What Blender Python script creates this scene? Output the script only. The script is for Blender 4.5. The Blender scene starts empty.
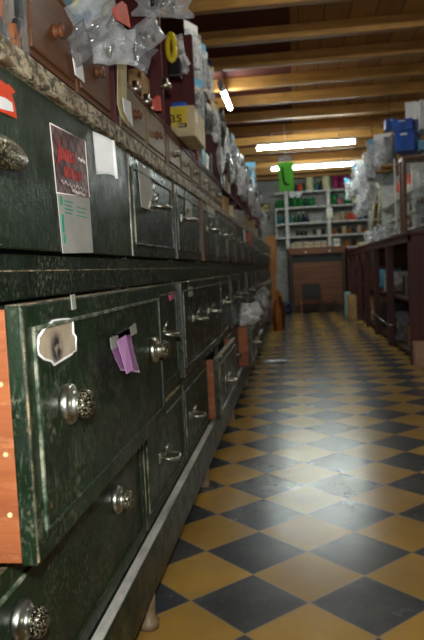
import bpy, bmesh, math, random
from mathutils import Vector, Matrix, noise as mnoise
random.seed(7)
PI = math.pi
scene = bpy.context.scene
col = scene.collection
RND = random.Random

# ------------------------------------------------------------------ camera
F_PX, YAW, PITCH, ROLL = 666.26, 0.12813, 0.07469, -0.04689
CAM = Vector((-0.0027, -1.5242, 0.7896))
fw = Vector((-math.sin(YAW)*math.cos(PITCH), math.cos(YAW)*math.cos(PITCH), -math.sin(PITCH)))
r0 = Vector((math.cos(YAW), math.sin(YAW), 0)); u0 = r0.cross(fw)
cr = r0*math.cos(ROLL)+u0*math.sin(ROLL); cu = u0*math.cos(ROLL)-r0*math.sin(ROLL)
cd = bpy.data.cameras.new('camera'); cam = bpy.data.objects.new('camera', cd); col.objects.link(cam)
cam.matrix_world = Matrix(((cr.x, cu.x, -fw.x, CAM.x), (cr.y, cu.y, -fw.y, CAM.y), (cr.z, cu.z, -fw.z, CAM.z), (0, 0, 0, 1)))
cd.sensor_fit = 'VERTICAL'; cd.sensor_height = 23.6; cd.lens = 23.6*F_PX/640
cd.clip_start = .02; cd.clip_end = 60
cd.dof.use_dof = True; cd.dof.focus_distance = 1.15; cd.dof.aperture_fstop = 5.0
scene.camera = cam
def at(px, py, axis, val):
    """the point of the plane axis = val that lies behind a pixel of the photograph"""
    d = fw+cr*((px-212)/F_PX)-cu*((py-320)/F_PX)
    return CAM+d*((val-CAM[axis])/d[axis])

# ------------------------------------------------------------------ materials
def lin(c):
    return tuple(((v/255)/12.92 if v/255 <= .04045 else ((v/255+.055)/1.055)**2.4) for v in c)+(1,)
class NT:
    def __init__(s, name):
        s.m = bpy.data.materials.new(name); s.m.use_nodes = True
        s.n = s.m.node_tree.nodes; s.l = s.m.node_tree.links
        s.b = s.n['Principled BSDF']; s.out = s.n['Material Output']
        s.tc = s.n.new('ShaderNodeTexCoord')
    def node(s, t, **k):
        n = s.n.new(t)
        for a, v in k.items(): setattr(n, a, v)
        return n
    def map(s, scale=(1, 1, 1), rot=(0, 0, 0), loc=(0, 0, 0)):
        m = s.node('ShaderNodeMapping'); m.inputs['Scale'].default_value = scale
        m.inputs['Rotation'].default_value = rot; m.inputs['Location'].default_value = loc
        s.l.new(s.tc.outputs['Object'], m.inputs['Vector']); return m.outputs[0]
    def noise(s, vec, scale, detail=4, rough=.6, dist=0):
        n = s.node('ShaderNodeTexNoise'); n.inputs['Scale'].default_value = scale; n.inputs['Detail'].default_value = detail
        n.inputs['Roughness'].default_value = rough; n.inputs['Distortion'].default_value = dist
        s.l.new(vec, n.inputs['Vector']); return n.outputs['Fac']
    def ramp(s, fac, stops, interp='LINEAR'):
        r = s.node('ShaderNodeValToRGB'); r.color_ramp.interpolation = interp
        e = r.color_ramp.elements
        while len(e) < len(stops): e.new(.5)
        for x, (p, c) in zip(e, stops):
            x.position = p; x.color = c if len(c) == 4 else lin(c)
        s.l.new(fac, r.inputs[0]); return r.outputs[0]
    def thr(s, fac, a, b):
        return s.ramp(fac, [(a, (0, 0, 0, 1)), (b, (1, 1, 1, 1))])
    def mix(s, fac, a, b, mode='MIX'):
        m = s.node('ShaderNodeMix', data_type='RGBA', blend_type=mode)
        for sock, v in ((m.inputs[0], fac), (m.inputs[6], a), (m.inputs[7], b)):
            if hasattr(v, 'is_output'): s.l.new(v, sock)
            elif isinstance(v, (int, float)): sock.default_value = v
            else: sock.default_value = v if len(v) == 4 else lin(v)
        return m.outputs[2]
    def math(s, op, a, b=0.0):
        m = s.node('ShaderNodeMath', operation=op)
        for sock, v in ((m.inputs[0], a), (m.inputs[1], b)):
            if hasattr(v, 'is_output'): s.l.new(v, sock)
            else: sock.default_value = v
        return m.outputs[0]
    def set(s, **k):
        for a, v in k.items():
            i = s.b.inputs[a.replace('_', ' ')]
            if hasattr(v, 'is_output'): s.l.new(v, i)
            else: i.default_value = v if not (isinstance(v, tuple) and len(v) == 3) else lin(v)
        return s
    def bump(s, h, strength=.3, dist=.002):
        b = s.node('ShaderNodeBump'); b.inputs['Strength'].default_value = strength; b.inputs['Distance'].default_value = dist
        s.l.new(h, b.inputs['Height']); s.l.new(b.outputs[0], s.b.inputs['Normal']); return s
M = {}
def plain(name, c, rough=.5, metal=0, var=.12, spec=.5):
    t = NT(name); v = t.map()
    n = t.noise(v, 14, 3)
    d = tuple(max(0, x*(1-var)) for x in c); e = tuple(min(255, x*(1+var)) for x in c)
    t.set(Base_Color=t.ramp(n, [(.3, d), (.7, e)]), Roughness=rough, Metallic=metal, Specular_IOR_Level=spec)
    M[name] = t.m; return t.m
def wood(name, c1, c2, axis=1, rough=.5, sc=6, planks=None):
    t = NT(name); s = [22, 22, 22]; s[axis] = 1.6
    v = t.map(tuple(s))
    n = t.noise(v, sc*.25, 6, .65, .6); n2 = t.noise(t.map(), 3, 3)
    c = t.ramp(n, [(.28, c1), (.72, c2)])
    c = t.mix(t.math('MULTIPLY', t.thr(n2, .45, .75), .35), c, tuple(x*.55 for x in c1))
    t.set(Base_Color=c, Roughness=rough).bump(n, .25, .002)
    M[name] = t.m; return t
# worn bottle-green paint
def green(name, c, chips=1.0, rough=.38):
    t = NT(name); v = t.map()
    n = t.noise(v, 5, 4); base = t.ramp(n, [(.3, tuple(x*.55 for x in c)), (.72, tuple(min(255, x*1.15) for x in c))])
    base = t.mix(t.math('MULTIPLY', t.thr(t.noise(v, 30, 5, .7), .5, .62), .6), base, tuple(x*.45 for x in c))
    sv = t.map((200, 150, 16), (0.12, 0, 0)); s1 = t.noise(sv, 1.6, 4, .6)            # vertical scuffs
    sc = t.math('MULTIPLY', t.thr(s1, .6-.02*chips, .66), t.thr(t.noise(v, 7, 4, .6), .44, .6))
    base = t.mix(t.math('MULTIPLY', sc, .42), base, (112, 122, 104))
    dv = t.noise(t.map((1, 1, .55)), 190, 5, .7); patch = t.thr(t.noise(v, 9, 4, .6), .42, .6)
    chip = t.math('MULTIPLY', t.thr(dv, .55-.015*chips, .62), patch)
    base = t.mix(t.math('MULTIPLY', chip, .5), base, (140, 140, 116))
    big = t.math('MULTIPLY', t.thr(t.noise(v, 40, 6, .75), .62, .66), t.thr(t.noise(v, 3.5, 2), .45, .6))
    base = t.mix(t.math('MULTIPLY', big, .8), base, (150, 112, 76))
    t.set(Base_Color=base, Roughness=t.ramp(t.noise(v, 24, 5, .7), [(.3, (rough-.12,)*3+(1,)), (.7, (rough+.18,)*3+(1,))]), Specular_IOR_Level=.5)
    t.bump(t.noise(t.map((3, 3, 3)), 26, 5, .7), .45, .0018)
    M[name] = t.m
green('green_paint', (24, 46, 24))
green('green_dull', (32, 43, 33), .8, .3)
green('green_dark', (22, 40, 23), 1.2)
# ragged paint on the worktop's edge: green, cream and bare orange wood in flakes
t = NT('flaked_paint'); v = t.map((1, .6, 1))
n = t.noise(v, 70, 6, .75, .5); n2 = t.noise(v, 30, 4)
c = t.ramp(n, [(.36, (36, 46, 36)), (.47, (58, 62, 44)), (.5, (170, 154, 122)), (.6, (196, 180, 148)), (.64, (132, 76, 40))], 'LINEAR')
c = t.mix(t.thr(n2, .5, .62), c, t.ramp(n, [(.4, (118, 66, 36)), (.55, (64, 66, 46)), (.62, (160, 142, 112))]))
t.set(Base_Color=c, Roughness=.6).bump(n, .6, .002); M['flaked_paint'] = t.m
t = NT('worn_bead'); v = t.map(); n = t.noise(v, 34, 5, .7)
t.set(Base_Color=t.ramp(n, [(.38, (26, 46, 30)), (.5, (86, 100, 80)), (.66, (160, 158, 136))]), Roughness=.5); M['worn_bead'] = t.m
t = NT('worn_edge'); v = t.map(); n = t.noise(v, 26, 5, .75)
t.set(Base_Color=t.ramp(n, [(.34, (34, 50, 36)), (.46, (96, 88, 64)), (.58, (168, 150, 118)), (.7, (170, 112, 70))]), Roughness=.6); M['worn_edge'] = t.m
t = NT('dusty_rail'); v = t.map((1, .4, 1)); n = t.noise(v, 12, 5, .7)
t.set(Base_Color=t.ramp(n, [(.34, (130, 132, 124)), (.5, (186, 184, 176)), (.7, (222, 218, 210))]), Roughness=.6); M['dusty_rail'] = t.m
tw = wood('raw_wood', (128, 62, 30), (178, 104, 58), 0, .6)
nb = tw.noise(tw.map((.3, 1, 1)), 90, 5, .75); nl = tw.noise(tw.map((1, 1, 1)), 8, 4, .6)
oc = tw.b.inputs['Base Color'].links[0].from_socket
oc = tw.mix(tw.math('MULTIPLY', tw.thr(nb, .54, .66), .25), oc, (222, 164, 118)); oc = tw.mix(tw.math('MULTIPLY', tw.thr(nl, .5, .68), .45), oc, (92, 44, 24))
tw.set(Base_Color=oc)
wood('drawer_wood', (82, 47, 22), (126, 78, 40), 1, .45)
wood('pale_drawer', (112, 92, 66), (150, 128, 96), 1, .5)
wood('maroon_paint', (66, 14, 18), (90, 22, 24), 2, .5)
wood('maroon_wood', (66, 25, 26), (88, 38, 36), 2, .5)
wood('brown_wood', (88, 50, 28), (132, 80, 46), 0, .5)
wood('dark_wood', (44, 26, 18), (72, 44, 28), 2, .5)
wood('beam_wood', (150, 106, 46), (204, 150, 74), 0, .6)
wood('honey_wood', (150, 92, 36), (190, 124, 56), 2, .5)
wood('ceiling_red', (70, 26, 18), (104, 42, 26), 1, .7)
t = wood('ceiling_plank', (168, 120, 62), (206, 156, 88), 1, .65)
xs = t.node('ShaderNodeSeparateXYZ'); t.l.new(t.tc.outputs['Object'], xs.inputs[0])
pp = t.math('PINGPONG', xs.outputs[0], .085); gap = t.ramp(pp, [(.0, (1, 1, 1, 1)), (.006, (0, 0, 0, 1))])
pid = t.math('FLOOR', t.math('DIVIDE', xs.outputs[0], .17)); wn = t.node('ShaderNodeTexWhiteNoise', noise_dimensions='1D'); t.l.new(pid, wn.inputs['W'])
oldc = t.b.inputs['Base Color'].links[0].from_socket
cc = t.mix(.4, oldc, t.ramp(wn.outputs[0], [(0, (126, 78, 38)), (1, (210, 160, 96))]), 'MIX')
t.set(Base_Color=t.mix(gap, cc, (30, 18, 10)))
wood('ebony', (20, 14, 12), (36, 26, 20), 2, .5)
# floor tiles, 20 cm, laid on the diagonal
t = NT('floor_tiles'); v = t.map((1, 1, 0), (0, 0, -PI/4))
v2 = t.node('ShaderNodeVectorMath', operation='ADD'); t.l.new(v, v2.inputs[0]); v2.inputs[1].default_value = (0, 0, .05)
ck = t.node('ShaderNodeTexChecker'); ck.inputs['Scale'].default_value = 5; t.l.new(v2.outputs[0], ck.inputs['Vector'])
x = t.node('ShaderNodeSeparateXYZ'); t.l.new(v, x.inputs[0])
ob = t.map(); fine = t.noise(ob, 60, 5, .7); big = t.noise(ob, 3.1, 4); blot = t.noise(ob, 9, 5, .65)
g1 = t.math('PINGPONG', x.outputs[0], .1); g2 = t.math('PINGPONG', x.outputs[1], .1)
w1 = t.math('ADD', t.math('MINIMUM', g1, g2), t.math('MULTIPLY', t.math('SUBTRACT', fine, .5), .0045))
grout = t.ramp(w1, [(.0012, (1, 1, 1, 1)), (.0040, (0, 0, 0, 1))])
cmb = t.node('ShaderNodeCombineXYZ')
for k in (0, 1): t.l.new(t.math('FLOOR', t.math('DIVIDE', x.outputs[k], .2)), cmb.inputs[k])
wn = t.node('ShaderNodeTexWhiteNoise', noise_dimensions='2D'); t.l.new(cmb.outputs[0], wn.inputs['Vector'])
yel = t.ramp(big, [(.3, (164, 124, 44)), (.7, (196, 154, 66))]); drk = t.ramp(big, [(.3, (41, 47, 54)), (.7, (58, 64, 73))])
ctile = t.mix(ck.outputs['Fac'], yel, drk)
ctile = t.mix(t.math('MULTIPLY', wn.outputs[0], .28), ctile, (100, 94, 78))
wear = t.math('MULTIPLY', t.thr(blot, .45, .75), .26); ctile = t.mix(t.math('ADD', wear, .05), ctile, (124, 120, 110))
speck = t.math('MULTIPLY', t.thr(t.noise(ob, 130, 5, .7), .6, .7), .4); ctile = t.mix(speck, ctile, (150, 142, 128))
ctile = t.mix(t.math('MULTIPLY', grout, .75), ctile, (146, 130, 108))
t.set(Base_Color=ctile, Roughness=t.ramp(t.noise(ob, 7, 5, .65), [(.3, (.2,)*3+(1,)), (.7, (.28,)*3+(1,))]), Specular_IOR_Level=.38)
hh = t.math('ADD', t.math('MULTIPLY', grout, -1.0), t.math('MULTIPLY', t.noise(ob, 16, 3), .7)); t.bump(hh, .07, .0012)
M['floor_tiles'] = t.m
# painted block wall
t = NT('wall_paint'); v = t.map((1, 1, 1), (PI/2, 0, 0))
bk = t.node('ShaderNodeTexBrick'); t.l.new(v, bk.inputs['Vector']); bk.inputs['Scale'].default_value = 1
bk.inputs['Brick Width'].default_value = 1.3; bk.inputs['Row Height'].default_value = .2; bk.inputs['Mortar Size'].default_value = .006
n = t.noise(t.map(), 2.5, 4); cw = t.ramp(n, [(.3, (140, 140, 134)), (.7, (164, 164, 156))])
t.set(Base_Color=t.mix(t.math('MULTIPLY', bk.outputs['Fac'], .5), cw, (96, 96, 92)), Roughness=.75).bump(bk.outputs['Fac'], -.4, .004)
M['wall_paint'] = t.m
plain('plaster', (150, 150, 146), .8); plain('plaster_dark', (70, 60, 54), .8)
plain('white_paint', (206, 206, 200), .5); plain('stone', (176, 142, 118), .85)
plain('paper_white', (240, 240, 238), .7, var=.04); plain('paper_grey', (172, 170, 162), .75, var=.06); plain('teal_ink', (40, 160, 130), .6)
plain('cream', (206, 190, 140), .6); plain('orange_card', (224, 66, 22), .5); plain('lilac', (200, 144, 198), .45, var=.05)
plain('tape', (160, 164, 150), .35); plain('black', (16, 16, 17), .4); plain('rubber_black', (24, 24, 26), .5)
plain('carton', (176, 138, 92), .75); plain('box_cream', (200, 182, 140), .55); plain('box_yellow', (214, 186, 36), .45)
plain('blue', (24, 84, 180), .4); plain('light_blue', (110, 178, 210), .45); plain('red_ink', (178, 52, 48), .6)
plain('white_ink', (222, 212, 206), .6);  plain('dark_green', (18, 76, 40), .25)
plain('mid_green', (34, 124, 60), .25); plain('magenta', (150, 34, 92), .3); plain('pink', (214, 110, 140), .4); plain('brown_glass', (70, 34, 14), .15)
plain('amber', (150, 84, 30), .2); plain('navy', (22, 34, 66), .3); plain('jar_white', (224, 222, 206), .35); plain('lamp_cream', (232, 226, 176), .4)
plain('orange_bottle', (220, 76, 36), .35); plain('yellow', (230, 204, 40), .4); plain('teal', (30, 110, 110), .35); plain('silver', (190, 194, 198), .22, .9, .06)
plain('steel_dark', (70, 74, 80), .3, .8); plain('grey_card', (136, 138, 140), .5); plain('aqua_cloth', (150, 190, 192), .6); plain('grime', (52, 44, 34), .8)
t = NT('leaf_green'); t.set(Base_Color=(120, 220, 70), Roughness=.35)
tl_ = t.node('ShaderNodeBsdfTranslucent'); tl_.inputs[0].default_value = lin((120, 190, 76)); mx = t.node('ShaderNodeMixShader'); mx.inputs[0].default_value = .4
t.l.new(t.b.outputs[0], mx.inputs[1]); t.l.new(tl_.outputs[0], mx.inputs[2]); t.l.new(mx.outputs[0], t.out.inputs[0]); M['leaf_green'] = t.m
t = NT('chrome'); n = t.noise(t.map(), 30, 4, .6)
t.set(Base_Color=t.ramp(n, [(.35, (132, 134, 118)), (.65, (206, 206, 196))]), Metallic=1.0, Roughness=t.ramp(n, [(.3, (.26,)*3+(1,)), (.7, (.44,)*3+(1,))])); M['chrome'] = t.m
def filigree(name, hi, lo, sc):
    t = NT(name); vo = t.node('ShaderNodeTexVoronoi', feature='DISTANCE_TO_EDGE'); vo.inputs['Scale'].default_value = sc
    w = t.node('ShaderNodeMapping'); nz = t.node('ShaderNodeTexNoise'); nz.inputs['Scale'].default_value = sc*.5
    t.l.new(t.tc.outputs['Object'], nz.inputs['Vector']); ad = t.node('ShaderNodeVectorMath', operation='ADD'); sc2 = t.node('ShaderNodeVectorMath', operation='SCALE'); sc2.inputs['Scale'].default_value = .008
    t.l.new(nz.outputs['Color'], sc2.inputs[0]); t.l.new(t.tc.outputs['Object'], ad.inputs[0]); t.l.new(sc2.outputs[0], ad.inputs[1]); t.l.new(ad.outputs[0], vo.inputs['Vector'])
    f = t.thr(vo.outputs['Distance'], .1, .22)
    t.set(Base_Color=t.mix(f, lo, hi), Metallic=.85, Roughness=.32).bump(f, .6, .0012); M[name] = t.m
filigree('filigree', (178, 172, 144), (34, 31, 24), 230)
filigree('filigree_bronze', (172, 158, 116), (58, 50, 34), 170)
# poster: dark ground crossed by diagonal netting
t = NT('poster_print'); v = t.map((1, 1, 1), (.62, 0, 0)); va = t.map((1, 1, 1), (-.9, 0, 0))
def stripes(vec, period):
    s = t.node('ShaderNodeSeparateXYZ'); t.l.new(vec, s.inputs[0]); return t.ramp(t.math('PINGPONG', s.outputs[2], period/2), [(.0014, (1, 1, 1, 1)), (.003, (0, 0, 0, 1))])
ln = t.math('MAXIMUM', stripes(v, .021), stripes(va, .026)); n = t.noise(t.map(), 30, 3)
t.set(Base_Color=t.mix(ln, t.ramp(n, [(.3, (98, 72, 70)), (.7, (138, 104, 98))]), (34, 30, 32)), Roughness=.4); M['poster_print'] = t.m
# torn label: buff paper with a smudged ink stamp
t = NT('torn_paper'); v = t.map(); n = t.noise(v, 60, 5, .7); n2 = t.noise(v, 22, 3)
vm = t.node('ShaderNodeVectorMath', operation='LENGTH'); t.l.new(t.map((1, 1, 1), loc=(0, .006, -.022)), vm.inputs[0])
mk = t.math('MULTIPLY', t.ramp(vm.outputs['Value'], [(.012, (1, 1, 1, 1)), (.026, (0, 0, 0, 1))]), t.thr(n, .34, .48))
t.set(Base_Color=t.mix(mk, t.ramp(n2, [(.3, (158, 138, 112)), (.7, (196, 182, 158))]), (34, 34, 44)), Roughness=.6); M['torn_paper'] = t.m
# clear plastic film
def film(name, c, fac, rough=.14):
    t = NT(name); n = t.noise(t.map(), 18, 3, .5, 1.2); n2 = t.noise(t.map(), 60, 3, .6, .6)
    t.set(Base_Color=c, Roughness=rough, Specular_IOR_Level=1.0).bump(t.math('ADD', n, t.math('MULTIPLY', n2, .3)), .6, .006)
    tr = t.node('ShaderNodeBsdfTransparent'); mx = t.node('ShaderNodeMixShader')
    lw = t.node('ShaderNodeLayerWeight'); lw.inputs['Blend'].default_value = .35
    f = t.math('ADD', t.math('MULTIPLY', lw.outputs['Facing'], .4), t.math('ADD', t.math('MULTIPLY', t.thr(n, .42, .7), fac*.7), fac*.25))
    t.l.new(f, mx.inputs[0]); t.l.new(tr.outputs[0], mx.inputs[1]); t.l.new(t.b.outputs[0], mx.inputs[2]); t.l.new(mx.outputs[0], t.out.inputs[0])
    M[name] = t.m
film('film', (238, 242, 244), .6); film('film_white', (250, 252, 255), .95, .2); film('film_grey', (150, 152, 154), .75); film('film_blue', (150, 200, 226), .6); film('glass', (190, 200, 200), .08, .05)
def emit(name, c, s):
    t = NT(name); t.set(Base_Color=c, Emission_Color=c, Emission_Strength=s); M[name] = t.m
emit('tube_light', (238, 250, 246), 36); emit('added_tube', (244, 248, 240), 26); emit('tube_small', (246, 252, 250), 30)

# ------------------------------------------------------------------ mesh builder
class MB:
    def __init__(s): s.bm = bmesh.new()
    def _fin(s, faces, m, smooth=False):
        for f in faces:
            f.material_index = m; f.smooth = smooth
    def box(s, x0, x1, y0, y1, z0, z1, m=0, bev=0, mat=None):
        c = Matrix.Translation(((x0+x1)/2, (y0+y1)/2, (z0+z1)/2)) @ Matrix.Diagonal((abs(x1-x0), abs(y1-y0), abs(z1-z0), 1))
        if mat is not None: c = mat @ c
        r = bmesh.ops.create_cube(s.bm, size=1, matrix=c); vs = r['verts']
        fs = list({f for v in vs for f in v.link_faces}); s._fin(fs, m)
        if bev:
            es = list({e for v in vs for e in v.link_edges})
            b = bmesh.ops.bevel(s.bm, geom=es, offset=bev, segments=2, affect='EDGES', profile=.6); s._fin(b['faces'], m)
        return s
    def lathe(s, prof, origin=(0, 0, 0), axis='z', n=20, m=0, sx=1.0, sy=1.0, mats=None):
        """prof: (radius, height) pairs along the axis"""
        o = Vector(origin); rings = []
        for r, h in prof:
            ring = []
            for k in range(n):
                a = 2*PI*k/n; ca, sa = r*math.cos(a)*sx, r*math.sin(a)*sy
                p = {'z': (ca, sa, h), 'x': (h, ca, sa), 'y': (sa, h, ca)}[axis]
                ring.append(s.bm.verts.new(o+Vector(p)))
            rings.append(ring)
        for i in range(len(rings)-1):
            a, b = rings[i], rings[i+1]
            for k in range(n):
                f = s.bm.faces.new((a[k], a[(k+1) % n], b[(k+1) % n], b[k])); f.smooth = True; f.material_index = mats[i] if mats else m
        for ring, rev in ((rings[0], True), (rings[-1], False)):
            f = s.bm.faces.new(list(reversed(ring)) if rev else ring); f.material_index = (mats[0] if rev else mats[-1]) if mats else m
        return s
    def tube(s, pts, r, n=8, m=0):
        pts = [Vector(p) for p in pts]; rings = []
        rs = r if isinstance(r, (list, tuple)) else [r]*len(pts)
        up = Vector((0.13, 0.21, 1)).normalized()
        for i, p in enumerate(pts):
            d = (pts[min(i+1, len(pts)-1)]-pts[max(i-1, 0)]).normalized()
            a = d.cross(up); a = a.normalized() if a.length > .05 else d.cross(Vector((1, 0, 0))).normalized(); b = d.cross(a)
            rings.append([s.bm.verts.new(p+(a*math.cos(2*PI*k/n)+b*math.sin(2*PI*k/n))*rs[i]) for k in range(n)])
        for i in range(len(rings)-1):
            for k in range(n):
                f = s.bm.faces.new((rings[i][k], rings[i][(k+1) % n], rings[i+1][(k+1) % n], rings[i+1][k])); f.smooth = True; f.material_index = m
        for ring in (rings[0], rings[-1]):
            f = s.bm.faces.new(ring); f.material_index = m
        return s
    def prism(s, pts, d, m=0):
        """outline (list of 3-D points) pushed along vector d"""
        a = [s.bm.verts.new(Vector(p)) for p in pts]; b = [s.bm.verts.new(Vector(p)+Vector(d)) for p in pts]; n = len(a)
        fs = [s.bm.faces.new(list(reversed(a))), s.bm.faces.new(b)]
        fs += [s.bm.faces.new((a[k], a[(k+1) % n], b[(k+1) % n], b[k])) for k in range(n)]
        s._fin(fs, m); return s
    def grid(s, fn, nu, nv, m=0, smooth=True):
        vs = [[s.bm.verts.new(Vector(fn(i/nu, j/nv))) for j in range(nv+1)] for i in range(nu+1)]
        for i in range(nu):
            for j in range(nv):
                f = s.bm.faces.new((vs[i][j], vs[i+1][j], vs[i+1][j+1], vs[i][j+1])); f.smooth = smooth; f.material_index = m
        return s
    def pillow(s, w, h, d, seed=0, crease=.35, nu=10, nv=12, m=0, mat=None):
        """a filled bag: two crumpled sheets that meet at the seams; width along x, height along z, thickness along y"""
        mat = mat or Matrix(); off = Vector((seed*3.7, seed*1.3, 0))
        for sgn in (-1, 1):
            def fn(u, v, sgn=sgn):
                e = (max(0, math.sin(PI*u))**.55)*(max(0, math.sin(PI*v))**.55)
                p = Vector(((u-.5)*w*(1-.1*math.sin(PI*v)), 0, (v-.5)*h))
                q = Vector((u*w, v*h, sgn*.03))*17+off
                n1 = mnoise.noise(q); n2 = mnoise.noise(q*2.3+Vector((9, 4, 2)))
                edge = mnoise.noise(Vector((u*3, v*3, 0))+off)
                p.x += edge*w*.08; p.z += mnoise.noise(Vector((v*3, u*3, 5))+off)*h*.07
                p.y = sgn*d*.5*e*(1+crease*(n1+.6*n2)*1.3)+.12*d*edge
                return mat @ p
            s.grid(fn, nu, nv, m)
        return s
    def raw(s, other, mat):
        """add a mesh datablock moved by a matrix"""
        b = bmesh.new(); b.from_mesh(other); b.transform(mat); me = bpy.data.meshes.new('x'); b.to_mesh(me); b.free(); s.bm.from_mesh(me); bpy.data.meshes.remove(me); return s
    def build(s, name, mats, parent=None, origin=None, recalc=True):
        if recalc: bmesh.ops.recalc_face_normals(s.bm, faces=s.bm.faces)
        if parent is not None: o = wloc(parent)
        elif origin is not None: o = Vector(origin)
        else:
            vs = [v.co for v in s.bm.verts]
            o = Vector(((min(v.x for v in vs)+max(v.x for v in vs))/2, (min(v.y for v in vs)+max(v.y for v in vs))/2, min(v.z for v in vs)))
        bmesh.ops.translate(s.bm, verts=s.bm.verts, vec=-o)
        me = bpy.data.meshes.new(name); s.bm.to_mesh(me); s.bm.free()
        for mm in ([mats] if isinstance(mats, str) else mats): me.materials.append(M[mm])
        ob = bpy.data.objects.new(name, me); col.objects.link(ob)
        if parent is not None: ob.parent = parent
        else: ob.location = o
        return ob
def wloc(o):
    v = Vector(o.location)
    while o.parent: o = o.parent; v += o.location
    return v
def tag(o, label, cat, group=None):
    o['label'] = label; o['category'] = cat
    if group: o['group'] = group
    return o
def thing(name, loc, label, cat, group=None):
    o = bpy.data.objects.new(name, None); o.empty_display_size = .05; col.objects.link(o); o.location = loc
    return tag(o, label, cat, group)
def struct(name, mb, mats):
    o = mb.build(name, mats); o['kind'] = 'structure'; return o
def text_mesh(s, size, shear=0.0):
    cv = bpy.data.curves.new('t', 'FONT'); cv.body = s; cv.size = size; cv.shear = shear; cv.extrude = size*.01; cv.resolution_u = 3
    ob = bpy.data.objects.new('t', cv); col.objects.link(ob); bpy.context.view_layer.update()
    me = bpy.data.meshes.new_from_object(ob.evaluated_get(bpy.context.evaluated_depsgraph_get()))
    bpy.data.objects.remove(ob); bpy.data.curves.remove(cv); return me
def face_x(p):   # lettering on a face that looks along +X: its right is +Y
    return Matrix(((0, 0, 1, p[0]), (1, 0, 0, p[1]), (0, 1, 0, p[2]), (0, 0, 0, 1)))
def face_y(p):   # lettering on a face that looks along -Y: its right is +X
    return Matrix(((1, 0, 0, p[0]), (0, 0, -1, p[1]), (0, 1, 0, p[2]), (0, 0, 0, 1)))
ORD = ['first', 'second', 'third', 'fourth', 'fifth', 'sixth', 'seventh', 'eighth', 'ninth', 'tenth', 'eleventh', 'twelfth', 'thirteenth', 'fourteenth', 'fifteenth', 'sixteenth', 'seventeenth', 'eighteenth', 'nineteenth', 'twentieth']

# ------------------------------------------------------------------ the room
XL, XR, YF, YB, ZC = -1.02, 1.85, -2.6, 10.9, 2.44
struct('floor', MB().box(XL-.1, XR+.1, YF, YB+.1, -.05, 0), 'floor_tiles').location
bpy.data.objects['floor'].data.transform(Matrix.Translation(bpy.data.objects['floor'].location)); bpy.data.objects['floor'].location = (0, 0, 0)
struct('ceiling', MB().box(XL, .02, YF, YB, ZC, ZC+.04, 1).box(.02, XR, YF, YB, ZC, ZC+.04, 0), ['ceiling_plank', 'ceiling_red'])
struct('wall_left', MB().box(XL-.1, XL, YF, YB, 0, ZC), 'plaster_dark')
struct('wall_right', MB().box(XR, XR+.1, YF, YB, 0, ZC), 'plaster')
struct('wall_back', MB().box(XL, XR, YB, YB+.1, 0, ZC), 'wall_paint')
struct('wall_front', MB().box(XL-.1, XR+.1, YF-.1, YF, 0, ZC), 'plaster_dark')
beamY = [1.95, 2.58, 3.2, 3.78, 4.37, 4.98, 5.67, 6.36, 7.05, 7.75, 8.45, 9.15, 9.85, 10.5, 1.28]
for i, y in enumerate(beamY):
    b = MB().box(XL, XR, y, y+.065, 2.345, ZC-.002, bev=.004).build('ceiling_beam', 'beam_wood')
    if 1 <= i <= 13:
        tag(b, f'rough wooden ceiling beam crossing the room, {ORD[i-1]} down from the top of the photo', 'beam', 'ceiling beams')
    else:
        tag(b, ['first rough wooden ceiling beam just above the top edge of the photo', 'second rough wooden ceiling beam above the top edge of the photo'][i > 0], 'beam', 'ceiling beams')

# ------------------------------------------------------------------ handles
def knob_mb(p, r=.017, fl=.025, L=.034, n=22):
    # flange against the wood, waisted stem, domed face with filigree
    prof = [(fl, 0), (fl*1.02, .003), (fl, .008), (fl*.9, .011), (r*.98, .012), (r*.86, .017), (r*.88, L*.6), (r*1.04, L*.7), (r*1.07, L*.8), (r*1.0, L*.95), (r*.8, L*1.1), (r*.45, L*1.2), (.001, L*1.23)]
    return MB().lathe(prof, p, 'x', n+6, mats=[0]*7+[1]*5)
def pull_mb(p, w=.03, out=.045):
    x, y, z = p
    mb = MB()
    for s in (-1, 1): mb.lathe([(.009, 0), (.009, .004), (.005, .007), (.001, .008)], (x, y+s*w, z), 'x', 10)
    arc = [(x, y-w, z), (x+out*.55, y-w*1.02, z-.004), (x+out*.92, y-w*.7, z-.006), (x+out, y-w*.2, z-.007), (x+out, y+w*.2, z-.007), (x+out*.92, y+w*.7, z-.006), (x+out*.55, y+w*1.02, z-.004), (x, y+w, z)]
    mb.tube(arc, [.004, .0045, .0055, .006, .006, .0055, .0045, .004], 8)
    mb.box(x, x+.003, y-w-.012, y+w+.012, z-.012, z+.012, bev=.001)
    mb.tube([(x+.003, y-w*.3, z+.010), (x+.016, y-w*.3, z+.018), (x+.020, y-w*.3, z+.03)], [.005, .005, .003], 7)
    return mb

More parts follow.
